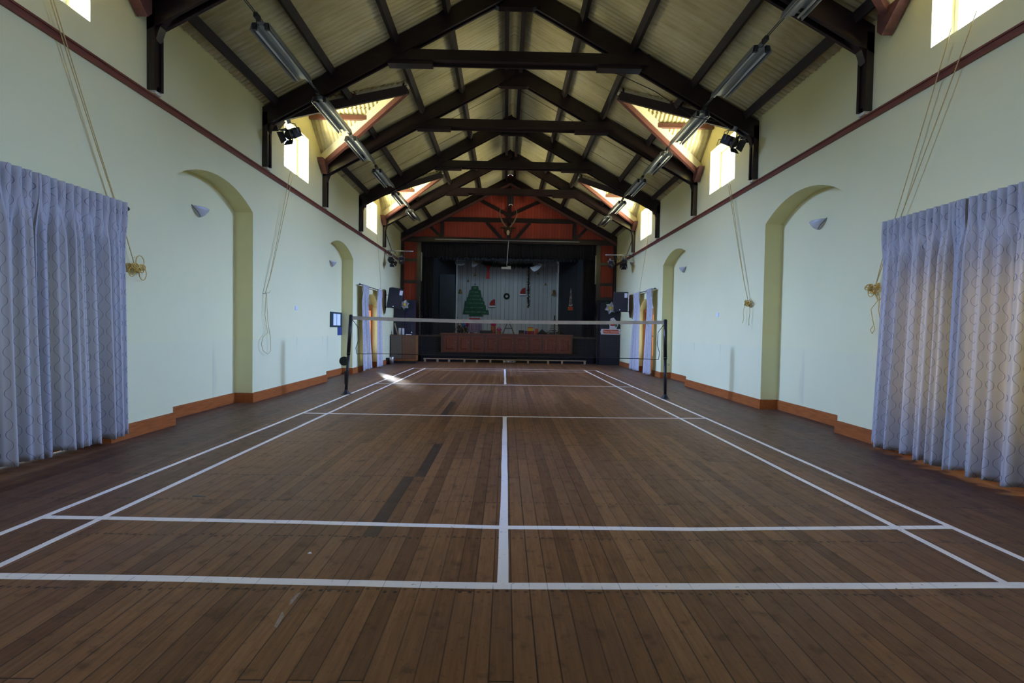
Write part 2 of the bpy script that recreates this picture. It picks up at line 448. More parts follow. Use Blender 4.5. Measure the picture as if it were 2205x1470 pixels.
def dup(root, loc, label=None, rz=None, sc=None):
    r = root.copy(); C.objects.link(r); r.location = loc
    if label: r['label'] = label
    if rz is not None: r.rotation_euler = (0, 0, rz)
    if sc: r.scale = sc
    for ch in list(root.children):
        c = ch.copy(); C.objects.link(c); c.parent = r
        for g in ch.children:
            d = g.copy(); C.objects.link(d); d.parent = c
    return r

def flat_panel(outline, holes, thick):
    """outline/holes in 2D -> list of verts (u, v, w) with w in [0, thick], faces"""
    cu = bpy.data.curves.new('tmp', 'CURVE'); cu.dimensions = '2D'; cu.fill_mode = 'BOTH'; cu.extrude = thick/2
    for poly in [outline]+holes:
        sp = cu.splines.new('POLY'); sp.points.add(len(poly)-1)
        for i, (a, b) in enumerate(poly): sp.points[i].co = (a, b, 0, 1)
        sp.use_cyclic_u = True
    ob = bpy.data.objects.new('tmp', cu); C.objects.link(ob)
    dg = bpy.context.evaluated_depsgraph_get(); me = ob.evaluated_get(dg).to_mesh()
    vs = [(v.co.x, v.co.y, v.co.z+thick/2) for v in me.vertices]; fs = [tuple(p.vertices) for p in me.polygons]
    ob.evaluated_get(dg).to_mesh_clear(); bpy.data.objects.remove(ob); bpy.data.curves.remove(cu)
    return vs, fs
def arch(y0, y1, zs, zp, zb=0, n=16):
    hw = (y1-y0)/2; rise = zp-zs; R = (hw*hw+rise*rise)/(2*rise); yc = (y0+y1)/2; zc = zp-R
    a = math.asin(hw/R)
    pts = [(y0, zb), (y1, zb)]
    for i in range(n+1):
        t = a-2*a*i/n; pts.append((yc+R*math.sin(t), zc+R*math.cos(t)))
    return pts
def rect(y0, y1, z0, z1): return [(y0,z0),(y1,z0),(y1,z1),(y0,z1)]

# ================================================================== SHELL
# floor
struct(MB().box(XL-WT, XR+WT, YB-.2, 17.3, -.15, 0).build('floor', 'floor'))
ARCHES = {-1: [(3.70, 5.60), (8.87, 10.78)], 1: [(3.80, 5.70), (9.07, 10.97)]}
DOORS = {-1: [(.85, 2.75), (11.80, 13.38)], 1: [(.85, 2.85), (11.72, 13.28)]}
DORM = {-1: [1.95, 7.33, 12.60], 1: [1.95, 7.38, 12.72]}
DHW = 1.24
def side_wall(s):
    xw = XL if s < 0 else XR
    base = zroof(xw)+.0
    out = [(YB, -.1), (YF+.3, -.1), (YF+.3, base+.02)]
    for yc in sorted(DORM[s], reverse=True):
        out += [(yc+DHW, base+.02), (yc, base+1.10), (yc-DHW, base+.02)]
    out += [(YB, base+.02)]
    wins = [rect(y0, y1, WZ0, WZ1) for ss, y0, y1 in WINDOWS if ss == s]
    doors_f = [arch(a, b, 2.0, 2.36, -.05) for a, b in DOORS[s]]
    arcs = [arch(a, b, 3.19, 3.50, -.05) for a, b in ARCHES[s]]
    m = MB()
    vs, fs = flat_panel(out, wins+doors_f+arcs, .30)
    m.add([(xw+s*w, u, v) for u, v, w in vs], fs)
    vs, fs = flat_panel(out, wins+[rect(a+.02, b-.02, -.05, 2.03) for a, b in DOORS[s]], WT-.30+.06)
    m.add([(xw+s*(.30+w), u, v) for u, v, w in vs], fs)
    struct(m.build('wall_left' if s < 0 else 'wall_right', 'wall'))
side_wall(-1); side_wall(1)
# rear wall behind the camera
m = MB(); vs, fs = flat_panel([(XL-WT,-.1),(XR+WT,-.1),(XR+WT,zroof(XR)),(XC,ZR),(XL-WT,zroof(XL))], [rect(-3.1,-1.5,1.7,3.5), rect(1.6,3.2,1.7,3.5)], .3)
struct(m.add([(u, YB-w, v) for u, v, w in vs], fs).build('wall_rear', 'wall'))
# proscenium wall
OPX0, OPX1, OPZ = -3.46, 3.62, 4.78
m = MB(); vs, fs = flat_panel([(XL,0),(OPX0,0),(OPX0,OPZ),(OPX1,OPZ),(OPX1,0),(XR,0),(XR,zroof(XR)+.03),(XC,ZR+.06),(XL,zroof(XL)+.03)], [], .2)
struct(m.add([(u, YF+w, v) for u, v, w in vs], fs).build('wall_front', 'red_wall'))

# roof sheets: corrugated along y, cut at the dormer valleys
AMP, PER = .017, .092
def dormer_edge(s, y):
    """distance from the axis where the main sheet starts (inner side) at this y, or None"""
    for yc in DORM[s]:
        t = 1-abs(y-yc)/DHW
        if t > 0: return t
    return 0
def ceiling_side(s):
    m = MB(); xw = XL-.55 if s < 0 else XR+.55
    ys = []; y = YB-.1
    while y < YF+.05: ys.append(y); y += PER/6
    dwall = abs((XL if s < 0 else XR)-XC)
    top = []
    rows = []
    for y in ys:
        t = dormer_edge(s, y)
        dd = dwall+.10 - t*(dwall-2.19) if t > 0 else abs(xw-XC)
        a = [dd*(1-k/6)+.10*(k/6) for k in range(7)]
        wv = AMP*math.cos(2*PI*y/PER)
        rows.append([(XC+s*d, y, zroof(XC+s*d)+.02+wv) for d in a])
    for r in rows: m.v += r
    for i in range(len(ys)-1):
        if (dormer_edge(s, ys[i]) > 0) != (dormer_edge(s, ys[i+1]) > 0): pass
        for k in range(6): m.f.append((i*7+k, i*7+k+1, (i+1)*7+k+1, (i+1)*7+k))
    return struct(m.build('ceiling', 'sheet', smooth=True))
ceiling_side(-1); ceiling_side(1)
struct(MB().prism([(XC-.32, YB-.1, ZR-.10), (XC, YB-.1, ZR+.06), (XC+.32, YB-.1, ZR-.10), (XC+.32, YB-.1, ZR-.06), (XC, YB-.1, ZR+.1), (XC-.32, YB-.1, ZR-.06)], (0, YF-YB+.1, 0)).build('ceiling', 'sheet'))
# dormer roofs (two small corrugated slopes each), dormer valley timbers
def dormer(s, yc, idx):
    xw = XL if s < 0 else XR; dwall = abs(xw-XC); ze = zroof(xw); zt = ze+MS*(dwall-2.19)
    xa = XC+s*2.19
    m = MB()
    for sd in (-1, 1):
        n = 200; x_out = xw+s*.5
        base = len(m.v); k = 6
        for i in range(n+1):
            x = xa+(x_out-xa)*i/n; t = min(1, (x-xa)/(xw-xa)); ext = max(0, abs(x-xw)*.0)
            wv = .019*math.cos(2*PI*x/PER)
            for j in range(k+1):
                q = (t+.05)*j/k
                m.v.append((x, yc+sd*DHW*q, zt-(zt-ze)*q+wv+.02))
        for i in range(n):
            for j in range(k):
                a = base+i*(k+1)+j; m.f.append((a, a+1, a+k+2, a+k+1))
    struct(m.build('ceiling', 'sheet', smooth=True))
    side = 'left' if s < 0 else 'right'
    where = ['nearest the camera', 'in the middle of the hall', 'closest to the stage'][idx]
    t = thing('dormer_frame', f'red-brown timber V frame of the {side} roof dormer {where}', 'dormer frame', (xw, yc, ze))
    apex = Vector((xa-s*.02, yc, zt-.16))
    for sd in (-1, 1):
        foot = Vector((xw-s*.02, yc+sd*(DHW-.07), ze-.12))
        # valley beam with a cream board behind it
        b = MB().bar(apex, foot, .07, .16); b.build('valley_beam', 'beamy' if sd < 0 else 'red_beam', t)
        up = Vector((0, 0, .13)); ins = Vector((0, -sd*.04, 0))
        MB().bar(apex+up+ins, foot+up+ins, .025, .17).build('valley_board', 'cream', t)
        MB().prism([foot+Vector((0, -sd*.30, .06)), foot+Vector((0, sd*.05, .06)), foot+Vector((0, sd*.05, -.14)), foot+Vector((0, -sd*.02, -.22))], (-s*.12, 0, 0)).build('foot_block', 'red_beam' if sd > 0 else 'beamy', t)
    # dormer purlins on each little slope
    for sd in (-1, 1):
        q = .40; z = zt-(zt-ze)*q-.06; y = yc+sd*DHW*q
        x_in = xa+(xw-xa)*q
        MB().bar((xw-s*.0, y, z), (x_in, y, z), .07, .09).build('purlin', 'red_beam', t)
    MB().bar((xw, yc, zt-.05), (xa, yc, zt-.05), .05, .10).build('ridge_board', 'beamy', t)
for s in (-1, 1):
    for i, yc in enumerate(DORM[s]): dormer(s, yc, i)

# picture rails, skirting
for s, nm in ((-1, 'trim_1'), (1, 'trim_2')):
    xw = XL if s < 0 else XR
    m = MB().box(min(xw, xw-s*.03), max(xw, xw-s*.03), YB, YF, 3.945, 4.02)
    m.box(min(xw, xw-s*.045), max(xw, xw-s*.045), YB, YF, 4.005, 4.025)
    struct(m.build(nm, 'rail'))
def skirting(s):
    xw = XL if s < 0 else XR; m = MB(); H = .165; T = .022
    seq = sorted([(a, b, 'd') for a, b in DOORS[s]]+[(a, b, 'a') for a, b in ARCHES[s]])
    y = YB
    def run(xa, y0, y1):
        m.box(min(xa, xa-s*T), max(xa, xa-s*T), y0, y1, 0, H-.012)
        m.box(min(xa, xa-s*T*.6), max(xa, xa-s*T*.6), y0, y1, H-.012, H)
    for a, b, k in seq:
        run(xw, y, a+.0)
        y = b
        if k == 'a':
            run(xw+s*.30, a+.02, b-.02)
        for yy, sg in ((a, 1), (b, -1)):
            m.box(min(xw-s*T, xw+s*.30), max(xw-s*T, xw+s*.30), min(yy, yy+sg*T), max(yy, yy+sg*T), 0, H)
    run(xw, y, YF)
    struct(m.build('baseboard_left' if s < 0 else 'baseboard_right', 'skirt'))
skirting(-1); skirting(1)

# windows
for i, (s, y0, y1) in enumerate(WINDOWS):
    xw = (XL if s < 0 else XR)+s*.26
    t = bpy.data.objects.new(f'window_{i+1}', None); C.objects.link(t); t.location = (xw, (y0+y1)/2, WZ0); struct(t)
    m = MB()
    for a, b in ((y0, y0+.045), (y1-.045, y1)): m.box(xw-.02, xw+.02, a, b, WZ0, WZ1)
    for a, b in ((WZ0, WZ0+.045), (WZ1-.045, WZ1)): m.box(xw-.019, xw+.019, y0, y1, a, b)
    m.box(xw-.018, xw+.018, (y0+y1)/2-.015, (y0+y1)/2+.015, WZ0, WZ1)
    m.build('window_frame', 'white_frame', t)
    MB().box(xw-.003, xw+.003, y0+.04, y1-.04, WZ0+.04, WZ1-.04).build('pane', 'glass', t)
# doors in the doorways (timber frame, glazed leaves)
di = 0
for s in (-1, 1):
    for a, b in DOORS[s]:
        di += 1
        xw = (XL if s < 0 else XR)+s*.21
        t = bpy.data.objects.new(f'door_{di}', None); C.objects.link(t); t.location = (xw, (a+b)/2, 0); struct(t)
        m = MB()
        for y0, y1 in ((a, a+.09), (b-.09, b)): m.box(xw-.06, xw+.04, y0, y1, 0, 2.03)
        m.box(xw-.058, xw+.038, a, b, 1.96, 2.05)
        m.build('door_frame', 'door_wood', t)
        mid = (a+b)/2
        pts = [(u, v) for u, v in arch(a, b, 2.0, 2.36, 2.04) if v >= 2.04]
        pts = [(a, 2.04)]+[(b, 2.04)]+[p_ for p_ in pts[2:]]
        MB().prism([(xw, u, v) for u, v in pts], (s*.03, 0, 0)).build('tympanum', 'white_frame', t)
        for y0, y1 in ((a+.09, mid-.002), (mid+.002, b-.09)):
            m = MB()
            for u0, u1 in ((y0, y0+.09), (y1-.09, y1)): m.box(xw-.02, xw+.02, u0, u1, .01, 1.955)
            for z0, z1 in ((.01, .55), (1.86, 1.955), (1.15, 1.2)): m.box(xw-.019, xw+.019, y0, y1, z0, z1)
            lf = m.build('door_leaf', 'door_wood', t)
            MB().box(xw-.003, xw+.003, y0+.08, y1-.08, .5, 1.9).build('pane', 'glass', lf)

# ================================================================== TRUSSES
def truss(i, yc):
    names = {0: 'dark timber roof truss nearest the camera', 1: 'second dark timber roof truss, its feet cut by the frame corners', 2: 'dark timber roof truss carrying the two stage lanterns',
             3: 'dark timber roof truss just beyond the middle windows', 4: 'dark timber roof truss just before the far windows', 5: 'dark timber roof truss closest to the stage'}
    t = thing('roof_truss', names[i], 'roof truss', (XC, yc, 4.0))
    dw = {-1: abs(XL-XC), 1: abs(XR-XC)}
    lowz = lambda d: 7.14-.55*d
    for s in (-1, 1):
        y = yc+s*.055
        dx = dw[s]
        # rafter: two planks with a gap between them
        m = MB()
        for k in (-1, 1):
            yy = y+k*.055
            poly = [(XC+s*.0, lowz(0)), (XC+s*(dx), lowz(dx)), (XC+s*dx, lowz(dx)+.335), (XC, lowz(0)+.335)]
            m.prism([(a, yy-.02, b) for a, b in poly], (0, .04, 0))
        m.bar((XC+s*.02, y, lowz(0)+.19), (XC+s*(dx-.02), y, lowz(dx)+.19), .075, .15)
        m.build('rafter', 'beam', t)
        # wall post, two planks and a core
        xw = XC+s*dx
        m = MB()
        for k in (-1, 1): m.box(min(xw, xw-s*.09), max(xw, xw-s*.09), y+k*.055-.02, y+k*.055+.02, 4.06+(.02 if k > 0 else 0), 5.0)
        m.box(min(xw, xw-s*.07), max(xw, xw-s*.07), y-.035, y+.035, 4.12, 5.0)
        m.build('wall_post', 'beam', t)
        MB().box(min(xw, xw-s*.08), max(xw, xw-s*.08), y-.05, y+.05, 4.025, 4.06).build('stone_pad', 'cream', t)
        # haunch triangle between post and rafter
        m = MB(); a = lowz(dx)
        m.prism([(xw, y-.05, a+.12), (xw, y-.05, a-.10), (xw-s*.085, y-.05, a-.10), (xw-s*.14, y-.05, a+.06), (xw-s*.30, y-.05, a+.30*.55+.06)], (0, .10, 0)); m.build('haunch', 'beam', t)
        # purlin cleats
        for d in (3.16, 2.08, 1.18):
            zc = lowz(d)+.24
            m = MB(); m.prism([(XC+s*(d-.03), y-.06, zc-.02+.03*.55), (XC+s*(d+.24), y-.06, zc-.02-.24*.55), (XC+s*(d+.24), y-.06, zc+.09-.24*.55), (XC+s*(d+.05), y-.06, zc+.12)], (0, .12, 0))
            m.build('purlin_cleat', 'beam', t)
    # collar: two planks, thicker packers at both ends
    zc = 6.05; hw = (7.14+.20-zc)/.55
    m = MB()
    for k in (-1, 1): m.box(XC-hw, XC+hw, yc+k*.10-.018, yc+k*.10+.018, zc-.09, zc+.09)
    m.box(XC-hw+.1, XC+hw-.1, yc-.08, yc+.08, zc-.05, zc+.05)
    m.build('collar_beam', 'beam', t)
    for s in (-1, 1):
        MB().box(min(XC+s*1.45, XC+s*(hw-.12)), max(XC+s*1.45, XC+s*(hw-.12)), yc-.085, yc+.085, zc-.145, zc-.06).build('collar_packer', 'beam', t)
    # ridge plate
    MB().prism([(XC-.42, yc-.06, 6.98), (XC-.28, yc-.06, 7.14), (XC+.28, yc-.06, 7.14), (XC+.42, yc-.06, 6.98), (XC+.30, yc-.06, 6.93), (XC-.30, yc-.06, 6.93)], (0, .12, 0)).build('ridge_plate', 'beam', t)
for i, y in enumerate(TR): truss(i, y)
# purlins
PN = {4.12: 'lowest', 3.16: 'second from wall', 2.08: 'at the dormer peaks', 1.18: 'next below the ridge', .16: 'beside the ridge'}
for s in (-1, 1):
    for d, wh in PN.items():
        x = XC+s*d; z = zroof(x)-.075
        m = MB(); h = .12 if d > .2 else .16
        segs = [(YB, YF)]
        if d == 3.16 or d == 4.12:                  # interrupted by the dormers
            segs = []; y = YB
            dwall = abs((XL if s < 0 else XR)-XC)
            for yc in DORM[s]:
                hh = DHW*(d-2.19)/(dwall-2.19) - .03
                segs.append((y, yc-hh)); y = yc+hh
            segs.append((y, YF))
        for k, (a, b) in enumerate(segs):
            m = MB(); m.bar((x, a, z), (x, b, z), .085, h, (-s*MS if d > .2 else 0, 0, 1))
            run = '' if len(segs) == 1 else [', before the near dormer', ', past the near dormer', ', past the middle dormer', ', past the far dormer'][k]
            tag(m.build('purlin', 'beamy'), f'dark purlin, {"left" if s < 0 else "right"} roof slope, {wh}{run}', 'purlin')

# ================================================================== COURT LINES (tape on the boards)
def strip(pts, wd, z=.0016):
    """pts: floor points of the centre line; wd: width"""
    m = MB(); L = []; R = []
    P = [Vector((p[0], p[1], 0)) for p in pts]
    # resample and wobble a little, as hand-laid tape does
    Q = [P[0]]
    for a, b in zip(P, P[1:]):
        n = max(1, int((b-a).length/.35))
        for i in range(1, n+1): Q.append(a.lerp(b, i/n))
    for i, p in enumerate(Q):
        d = (Q[min(i+1, len(Q)-1)]-Q[max(i-1, 0)]).normalized(); nrm = Vector((-d.y, d.x, 0))
        j = random.uniform(-.0025, .0025) if 0 < i < len(Q)-1 else 0
        hw = wd/2*(1+random.uniform(-.05, .05))
        L.append(p+nrm*(hw+j)); R.append(p-nrm*(hw-j))
    n = len(Q); vs = [(v.x, v.y, z) for v in L]+[(v.x, v.y, z) for v in R]+[(v.x, v.y, 0.0001) for v in L]+[(v.x, v.y, 0.0001) for v in R]
    fs = []
    for i in range(n-1):
        fs += [(i, i+1, n+i+1, n+i), (2*n+i, 2*n+i+1, i+1, i), (n+i, n+i+1, 3*n+i+1, 3*n+i)]
    fs += [(0, n, 3*n, 2*n), (n-1, 3*n-1, 4*n-1, 2*n-1)]
    return m.add(vs, fs)
def line(pts, wd, label, z=.0016):
    fl = [Z(*p) if len(p) == 2 else Vector(p) for p in pts]
    return tag(strip(fl, wd, z).build('court_line', 'tape'), label, 'court line', 'white court marking tapes')
cornL = Z(890.5, 792.2); cornR = Z(1282.7, 797.5)
line([(-3.9, -.02, 0), Z(0, 1240), (400, 1246), (740, 1255), (1083, 1262), (1500, 1262), (1900, 1261), (2205, 1260), (3.2, .0, 0)], .058, 'white tape baseline across the floor nearest the camera')
line([(92, 1113), (220, 1114.8), (640, 1124), (1085, 1135.5), (1500, 1139), (1930, 1136), (2048, 1134.7)], .052, 'white tape long service line just beyond the nearest baseline', .0018)
line([(651, 889.1), (706, 889.9), (1087, 896.8), (1300, 899.4), (1464, 900.5), (1520.7, 900.3)], .045, 'white tape short service line on the near side of the net', .0018)
line([(808.8, 825.3), (844.9, 826), (1087.5, 828.7), (1328, 832.3), (1364.4, 833.2)], .045, 'white tape short service line beyond the net', .0018)
line([(890, 792.2), (1086.5, 794.4), (1283, 797.5)], .045, 'white tape baseline farthest from the camera, before the stage', .0018)
line([(903, 795.6), (1087, 798.4), (1272, 801.2)], .03, 'thin white tape just in front of the farthest baseline', .0016)
line([(1082.6, 1261), (1085, 1135), (1086.3, 1000), (1087, 897)], .056, 'white tape centre line running away from the nearest baseline', .0022)
line([(1088, 827), (1087, 795)], .056, 'short white tape centre line beyond the net', .0022)
p0 = Z(651, 889.1); p1 = Z(92.5, 1112.6)
def ext(a, b, y):                        # straight line through a, b continued to y
    t = (y-a.y)/(b.y-a.y); return Vector((a.x+(b.x-a.x)*t, y, 0))
line([(890.5, 792.2), (651, 889.1), (92.5, 1112.6), ext(p0, p1, -.3)], .046, 'white tape outer side line on the left', .0014)
a = Z(706, 889.7); b = Z(220.4, 1114.8)
line([(916.3, 792.5), (706, 889.7), (220.4, 1114.8), ext(a, b, -.3)], .046, 'white tape inner side line on the left', .0014)
a = Z(1464.3, 900.5)
line([(1258.2, 797.2), (1464.3, 900.5), (1930.5, 1135.5), (2168, 1257)], .046, 'white tape inner side line on the right', .0014)
a = Z(1520.7, 900.3); b = Z(2048, 1134.7)
line([(1282.7, 797.5), (1520.7, 900.3), (2048, 1134.7), ext(a, b, -.3)], .046, 'white tape outer side line on the right', .0014)
tag(MB().prism([(*Z(590, 1348)[:2], .0002), (*Z(596, 1352)[:2], .0002), (*Z(612, 1325)[:2], .0002), (*Z(608, 1316)[:2], .0002)], (0, 0, .0006)).build('paint_scuff', noisy('scuff_pale', (.24,.18,.14), (.38,.31,.26), 60, .7)), 'pale scuff on the boards left of centre, nearest the camera', 'scuff')
tag(MB().prism([(*Z(622, 1303)[:2], .0002), (*Z(628, 1300)[:2], .0002), (*Z(648, 1275)[:2], .0002), (*Z(641, 1277)[:2], .0002), (*Z(626, 1292)[:2], .0002)], (0, 0, .0006)).build('paint_scuff', bpy.data.materials['scuff_pale']), 'pale scuff on the boards just below the nearest baseline', 'scuff')
tag(MB().prism([(*Z(414, 1066)[:2], .0002), (*Z(442, 1067)[:2], .0002), (*Z(442, 1069.5)[:2], .0002), (*Z(414, 1068.5)[:2], .0002)], (0, 0, .002)).build('stick', 'black'), 'small dark stick lying on the boards at the left', 'stick')
q = Z(667, 1191)
tag(MB().add([(q.x-.012, q.y-.006, .0003), (q.x+.013, q.y-.002, .0003), (q.x+.006, q.y+.009, .0003), (q.x, q.y+.001, .009)], [(0,1,2),(0,1,3),(1,2,3),(2,0,3)]).build('paper_scrap', 'paper'), 'tiny white paper scrap on the boards left of the centre line', 'paper scrap')

# ================================================================== NET
YN = 6.67
pl = Z(745, 848); pr = Z(1432, 857.5)
tl = Y(755.5, 679, pl.y); tr = Y(1433, 689, pr.y)
def post(base, top, label, reel):
    t = thing('net_post', label, 'net post', base)
    b = Vector(base); q = Vector(top); mid = b.lerp(q, .52)
    MB().tube([b+Vector((0,0,.02)), mid], .029, 14).build('lower_tube', 'black', t, True)
    MB().tube([mid-(q-b)*.02, q], [.034, .034], 14).build('upper_tube', 'black', t, True)
    MB().sphere(q, .034, 12, (1,1,.6)).build('cap', 'black', t, True)
    m = MB(); m.lathe([(.095, .0), (.095, .008), (.075, .012), (.034, .07), (.031, .085)], b, 16); m.build('base', 'black', t)
    MB().lathe([(.036, 0), (.036, .006)], mid, 14).build('ring', 'lampmetal', t)
    if reel:
        c = b.lerp(q, .42)+Vector((-.075, 0, 0))
        m = MB(); Mx = Matrix.Rotation(PI/2, 3, 'X')
        m.lathe([(.085, -.02), (.09, -.015), (.09, .015), (.085, .02)], c, 20, Mx); m.box(c.x, c.x+.075, c.y-.015, c.y+.015, c.z-.085, c.z+.08)
        m.build('winch_reel', 'black', t)
        c = b.lerp(q, .27); MB().tube([c+Vector((-.13,0,-.02)), c+Vector((-.03,0,.02)), c+Vector((.0,0,.05))], .006, 6).build('winch_handle', 'black', t)
        MB().box(c.x-.05, c.x-.02, c.y-.012, c.y+.012, c.z-.22, c.z+.03).build('bracket', 'black', t)
    else:
        c = b.lerp(q, .44); MB().tube([c+Vector((.03,-.01,.0)), c+Vector((.07,-.01,.005)), c+Vector((.075,-.01,-.02)), c+Vector((.05,-.01,-.03))], .005, 6).build('cord_hook', 'lampmetal', t)
    return t
post(pl, tl, 'black net post on the left, leaning, with a winch reel', True)
post(pr, tr, 'black net post on the right side line', False)
t = thing('badminton_net', 'badminton net with white top tape strung between the two black posts', 'net', (0, YN, .8))
def topz(f): return tl.z-.012 + (tr.z-tl.z)*f - .035*4*f*(1-f)
NX0, NX1 = tl.x+.03, tr.x-.03
def nety(f): return pl.y+(pr.y-pl.y)*f
def npt(f, z): return Vector((NX0+(NX1-NX0)*f, nety(f), z))
TA = [i/24 for i in range(25)]
m = MB(); h = .068
ring = []
for f in TA:
    z = topz(f); x, y, _ = npt(f, 0); ring.append([(x, y-.004, z), (x, y-.004, z-h), (x, y+.004, z-h), (x, y+.004, z)])
for a, b in zip(ring, ring[1:]): m.hexa(a, b)
m.build('top_tape', 'nettape', t)
N0, N1 = .015, .985
botz = lambda f: .80 - .01*math.sin(f*PI) - .02*f + (.0 if .03 < f < .97 else -.015)
m = MB(); wt = .0004; step = .024; n = int((NX1-NX0)*(N1-N0)/step)
for i in range(n+1):
    f = N0+(N1-N0)*i/n; a = npt(f, botz(f)); b = npt(f, topz(f)-h)
    m.add([(a.x-wt, a.y, a.z), (a.x+wt, a.y, a.z), (b.x+wt, b.y, b.z), (b.x-wt, b.y, b.z)], [(0,1,2,3)])
rows = 29
for r in range(rows):
    prev = None
    for k in range(17):
        f = N0+(N1-N0)*k/16; q = r/rows; z = botz(f)*(1-q)+(topz(f)-h)*q; p = npt(f, z)
        if prev is not None:
            m.add([(prev.x, prev.y-.001, prev.z-wt), (p.x, p.y-.001, p.z-wt), (p.x, p.y-.001, p.z+wt), (prev.x, prev.y-.001, prev.z+wt)], [(0,1,2,3)])
        prev = p
m.build('mesh', 'net', t)
MB().tube([npt(N0, botz(N0)-.0)+Vector((0,0,.0))]+[npt(N0+(N1-N0)*k/12, botz(N0+(N1-N0)*k/12)) for k in range(1, 13)], .007, 6).build('bottom_cord', 'black', t)
for f, sg in ((N0, -1), (N1, 1)):
    a = npt(f, topz(f)-.02); b = npt(f, botz(f)); e = npt(0 if sg < 0 else 1, 1.45)
    MB().tube([e, Vector((a.x+sg*-.02, a.y, 1.3)), Vector((b.x+sg*(-.03), b.y, 1.05)), Vector((b.x+sg*.02, b.y, .9)), b], .006, 6).build('side_cord', 'black', t)
for f, sg in ((0, 1), (1, -1)):
    MB().tube([npt(f, topz(f)-.02)-Vector((sg*.035,0,0)), npt(f, topz(f)-.02)+Vector((sg*.02,0,0))], .006, 6).build('tie_cord', 'black', t)

# ================================================================== CURTAINS
def curtain(label, s, y0, y1, zt, zb, x_wall_off, pleats, group, amp=.055, bunch=None, seed=1, fl=0):
    """gathered drape along y on side wall s; bunch(y-fraction, z-fraction) -> y"""
    rnd = random.Random(seed)
    xw = (XL if s < 0 else XR)-s*(x_wall_off+.015)
    n = pleats*20; nz = 40
    ph = [rnd.uniform(-.45, .45) for _ in range(pleats+2)]; am = [rnd.uniform(.6, 1.35) for _ in range(pleats+2)]
    sw = [rnd.uniform(-.5, .5) for _ in range(pleats+2)]
    vs = []; us = []
    for j in range(nz+1):
        v = j/nz                                    # 0 top .. 1 bottom
        z = zt+(zb-zt)*v
        row = []
        for i in range(n+1):
            u = i/20; k = int(min(u, pleats-.001)); fr = u-k
            sm = fr*fr*(3-2*fr); p = ph[k]*(1-sm)+ph[k+1]*sm; a = am[k]*(1-sm)+am[k+1]*sm; w2 = sw[k]*(1-sm)+sw[k+1]*sm
            g = min(1, max(0, (v-.055)/.16)); g = g*g*(3-2*g)
            # header: small even wave with pinched dips; body: deep rounded folds drifting sideways
            head = .016*math.cos(2*PI*u)+.026
            pinch = -.034*math.exp(-((fr-.5)/.15)**2)*math.exp(-((v-.055)/.035)**2)
            body = amp*a*(.55+.55*v)*math.copysign(abs(math.sin(PI*(u+p*g*.8)))**.8, math.sin(PI*(u+p*g*.8)))*.62 + .012*a*math.sin(4*PI*u+w2*3)
            ed = min(1, .12+.7*min(u, pleats-u))
            off = head*(1-g)+pinch+max(body, -.055)*g*ed
            yf = u/pleats + (p*.35+w2*.45*v)*g/pleats*min(1, 3*math.sin(PI*min(1, u/pleats)))
            yf = max(0, min(1, yf))
            y = bunch(yf, v) if bunch else y0+(y1-y0)*yf
            flare = fl*v
            zz = z + (rnd.uniform(-.004, .004)+.012*math.sin(PI*u*.7+seed) if j == nz else 0)
            row.append(Vector((xw-s*(off+.02+flare), y, zz)))
        vs.append(row)
    # fabric coordinate from the arc length of a mid row
    acc = [0]; mid = vs[nz//2]
    for a, b in zip(mid, mid[1:]): acc.append(acc[-1]+(b-a).length)
    m = MB()
    for row in vs: m.v += [tuple(p) for p in row]
    for j in range(nz):
        for i in range(n): m.f.append((j*(n+1)+i, j*(n+1)+i+1, (j+1)*(n+1)+i+1, (j+1)*(n+1)+i))
    o = m.build('curtain', 'curtain', None, True)
    uvl = o.data.uv_layers.new(name='UVMap')
    for lp in o.data.loops:
        j, i = divmod(lp.vertex_index, n+1); uvl.data[lp.index].uv = (acc[i], m.v[lp.vertex_index][2])
    so = o.modifiers.new('thickness', 'SOLIDIFY'); so.thickness = .003
    tag(o, label, 'curtain', group); return o
def rod(label, s, y0, y1, z, off):
    xw = XL if s < 0 else XR; x = xw-s*off
    t = thing('curtain_rod', label, 'curtain rod', (xw, (y0+y1)/2, z))
    MB().tube([(x, y0, z), (x, y1, z)], .013, 10).build('pole', 'black', t, True)
    for y in (y0, y1): MB().sphere((x, y, z), .03, 10, (.9,1.3,.9)).build('finial', 'black', t, True)
    for y in (y0+.12, y1-.12): MB().tube([(xw, y, z), (x, y, z)], .009, 8).build('bracket', 'black', t)
G = 'grey patterned curtains at the side doors'
rod('black curtain pole over the large left curtains', -1, .45, 2.86, 2.56, .085)
rod('black curtain pole over the large right curtains', 1, .55, 2.99, 2.56, .085)
curtain('grey wave-patterned curtain left, the panel ending under the rod finial', -1, 1.80, 2.76, 2.60, .11, .10, 12, G, .14, None, 3, .03)
curtain('grey wave-patterned curtain cut by the left edge of the photo', -1, .62, 1.90, 2.60, .11, .10, 15, G, .14, None, 5, .04)
curtain('grey wave-patterned curtain right, the panel beside the rope bundle', 1, 2.03, 2.94, 2.60, .05, .10, 12, G, .14, lambda f, v: 1.97-.03*v+(.97+.10*v)*f, 7, .03)
curtain('grey wave-patterned curtain cut by the right edge of the photo', 1, .75, 2.10, 2.60, .05, .10, 16, G, .14, None, 9, .04)
rod('black curtain pole over the far left doorway', -1, 11.08, 13.45, 2.53, .10)
rod('black curtain pole over the far right doorway', 1, 11.35, 13.45, 2.58, .10)
curtain('drawn-back grey curtain at the far left doorway, side nearer the camera', -1, 11.1, 12.0, 2.54, .05, .10, 5, G, .06, lambda f, v: 11.13+.10*v+(.55+.36*v)*f, 11, .04)
curtain('drawn-back grey curtain at the far left doorway, side nearer the stage', -1, 12.7, 13.5, 2.54, .04, .10, 5, G, .06, lambda f, v: 12.72-.05*v+(.50+.22*v)*f, 12, .04)
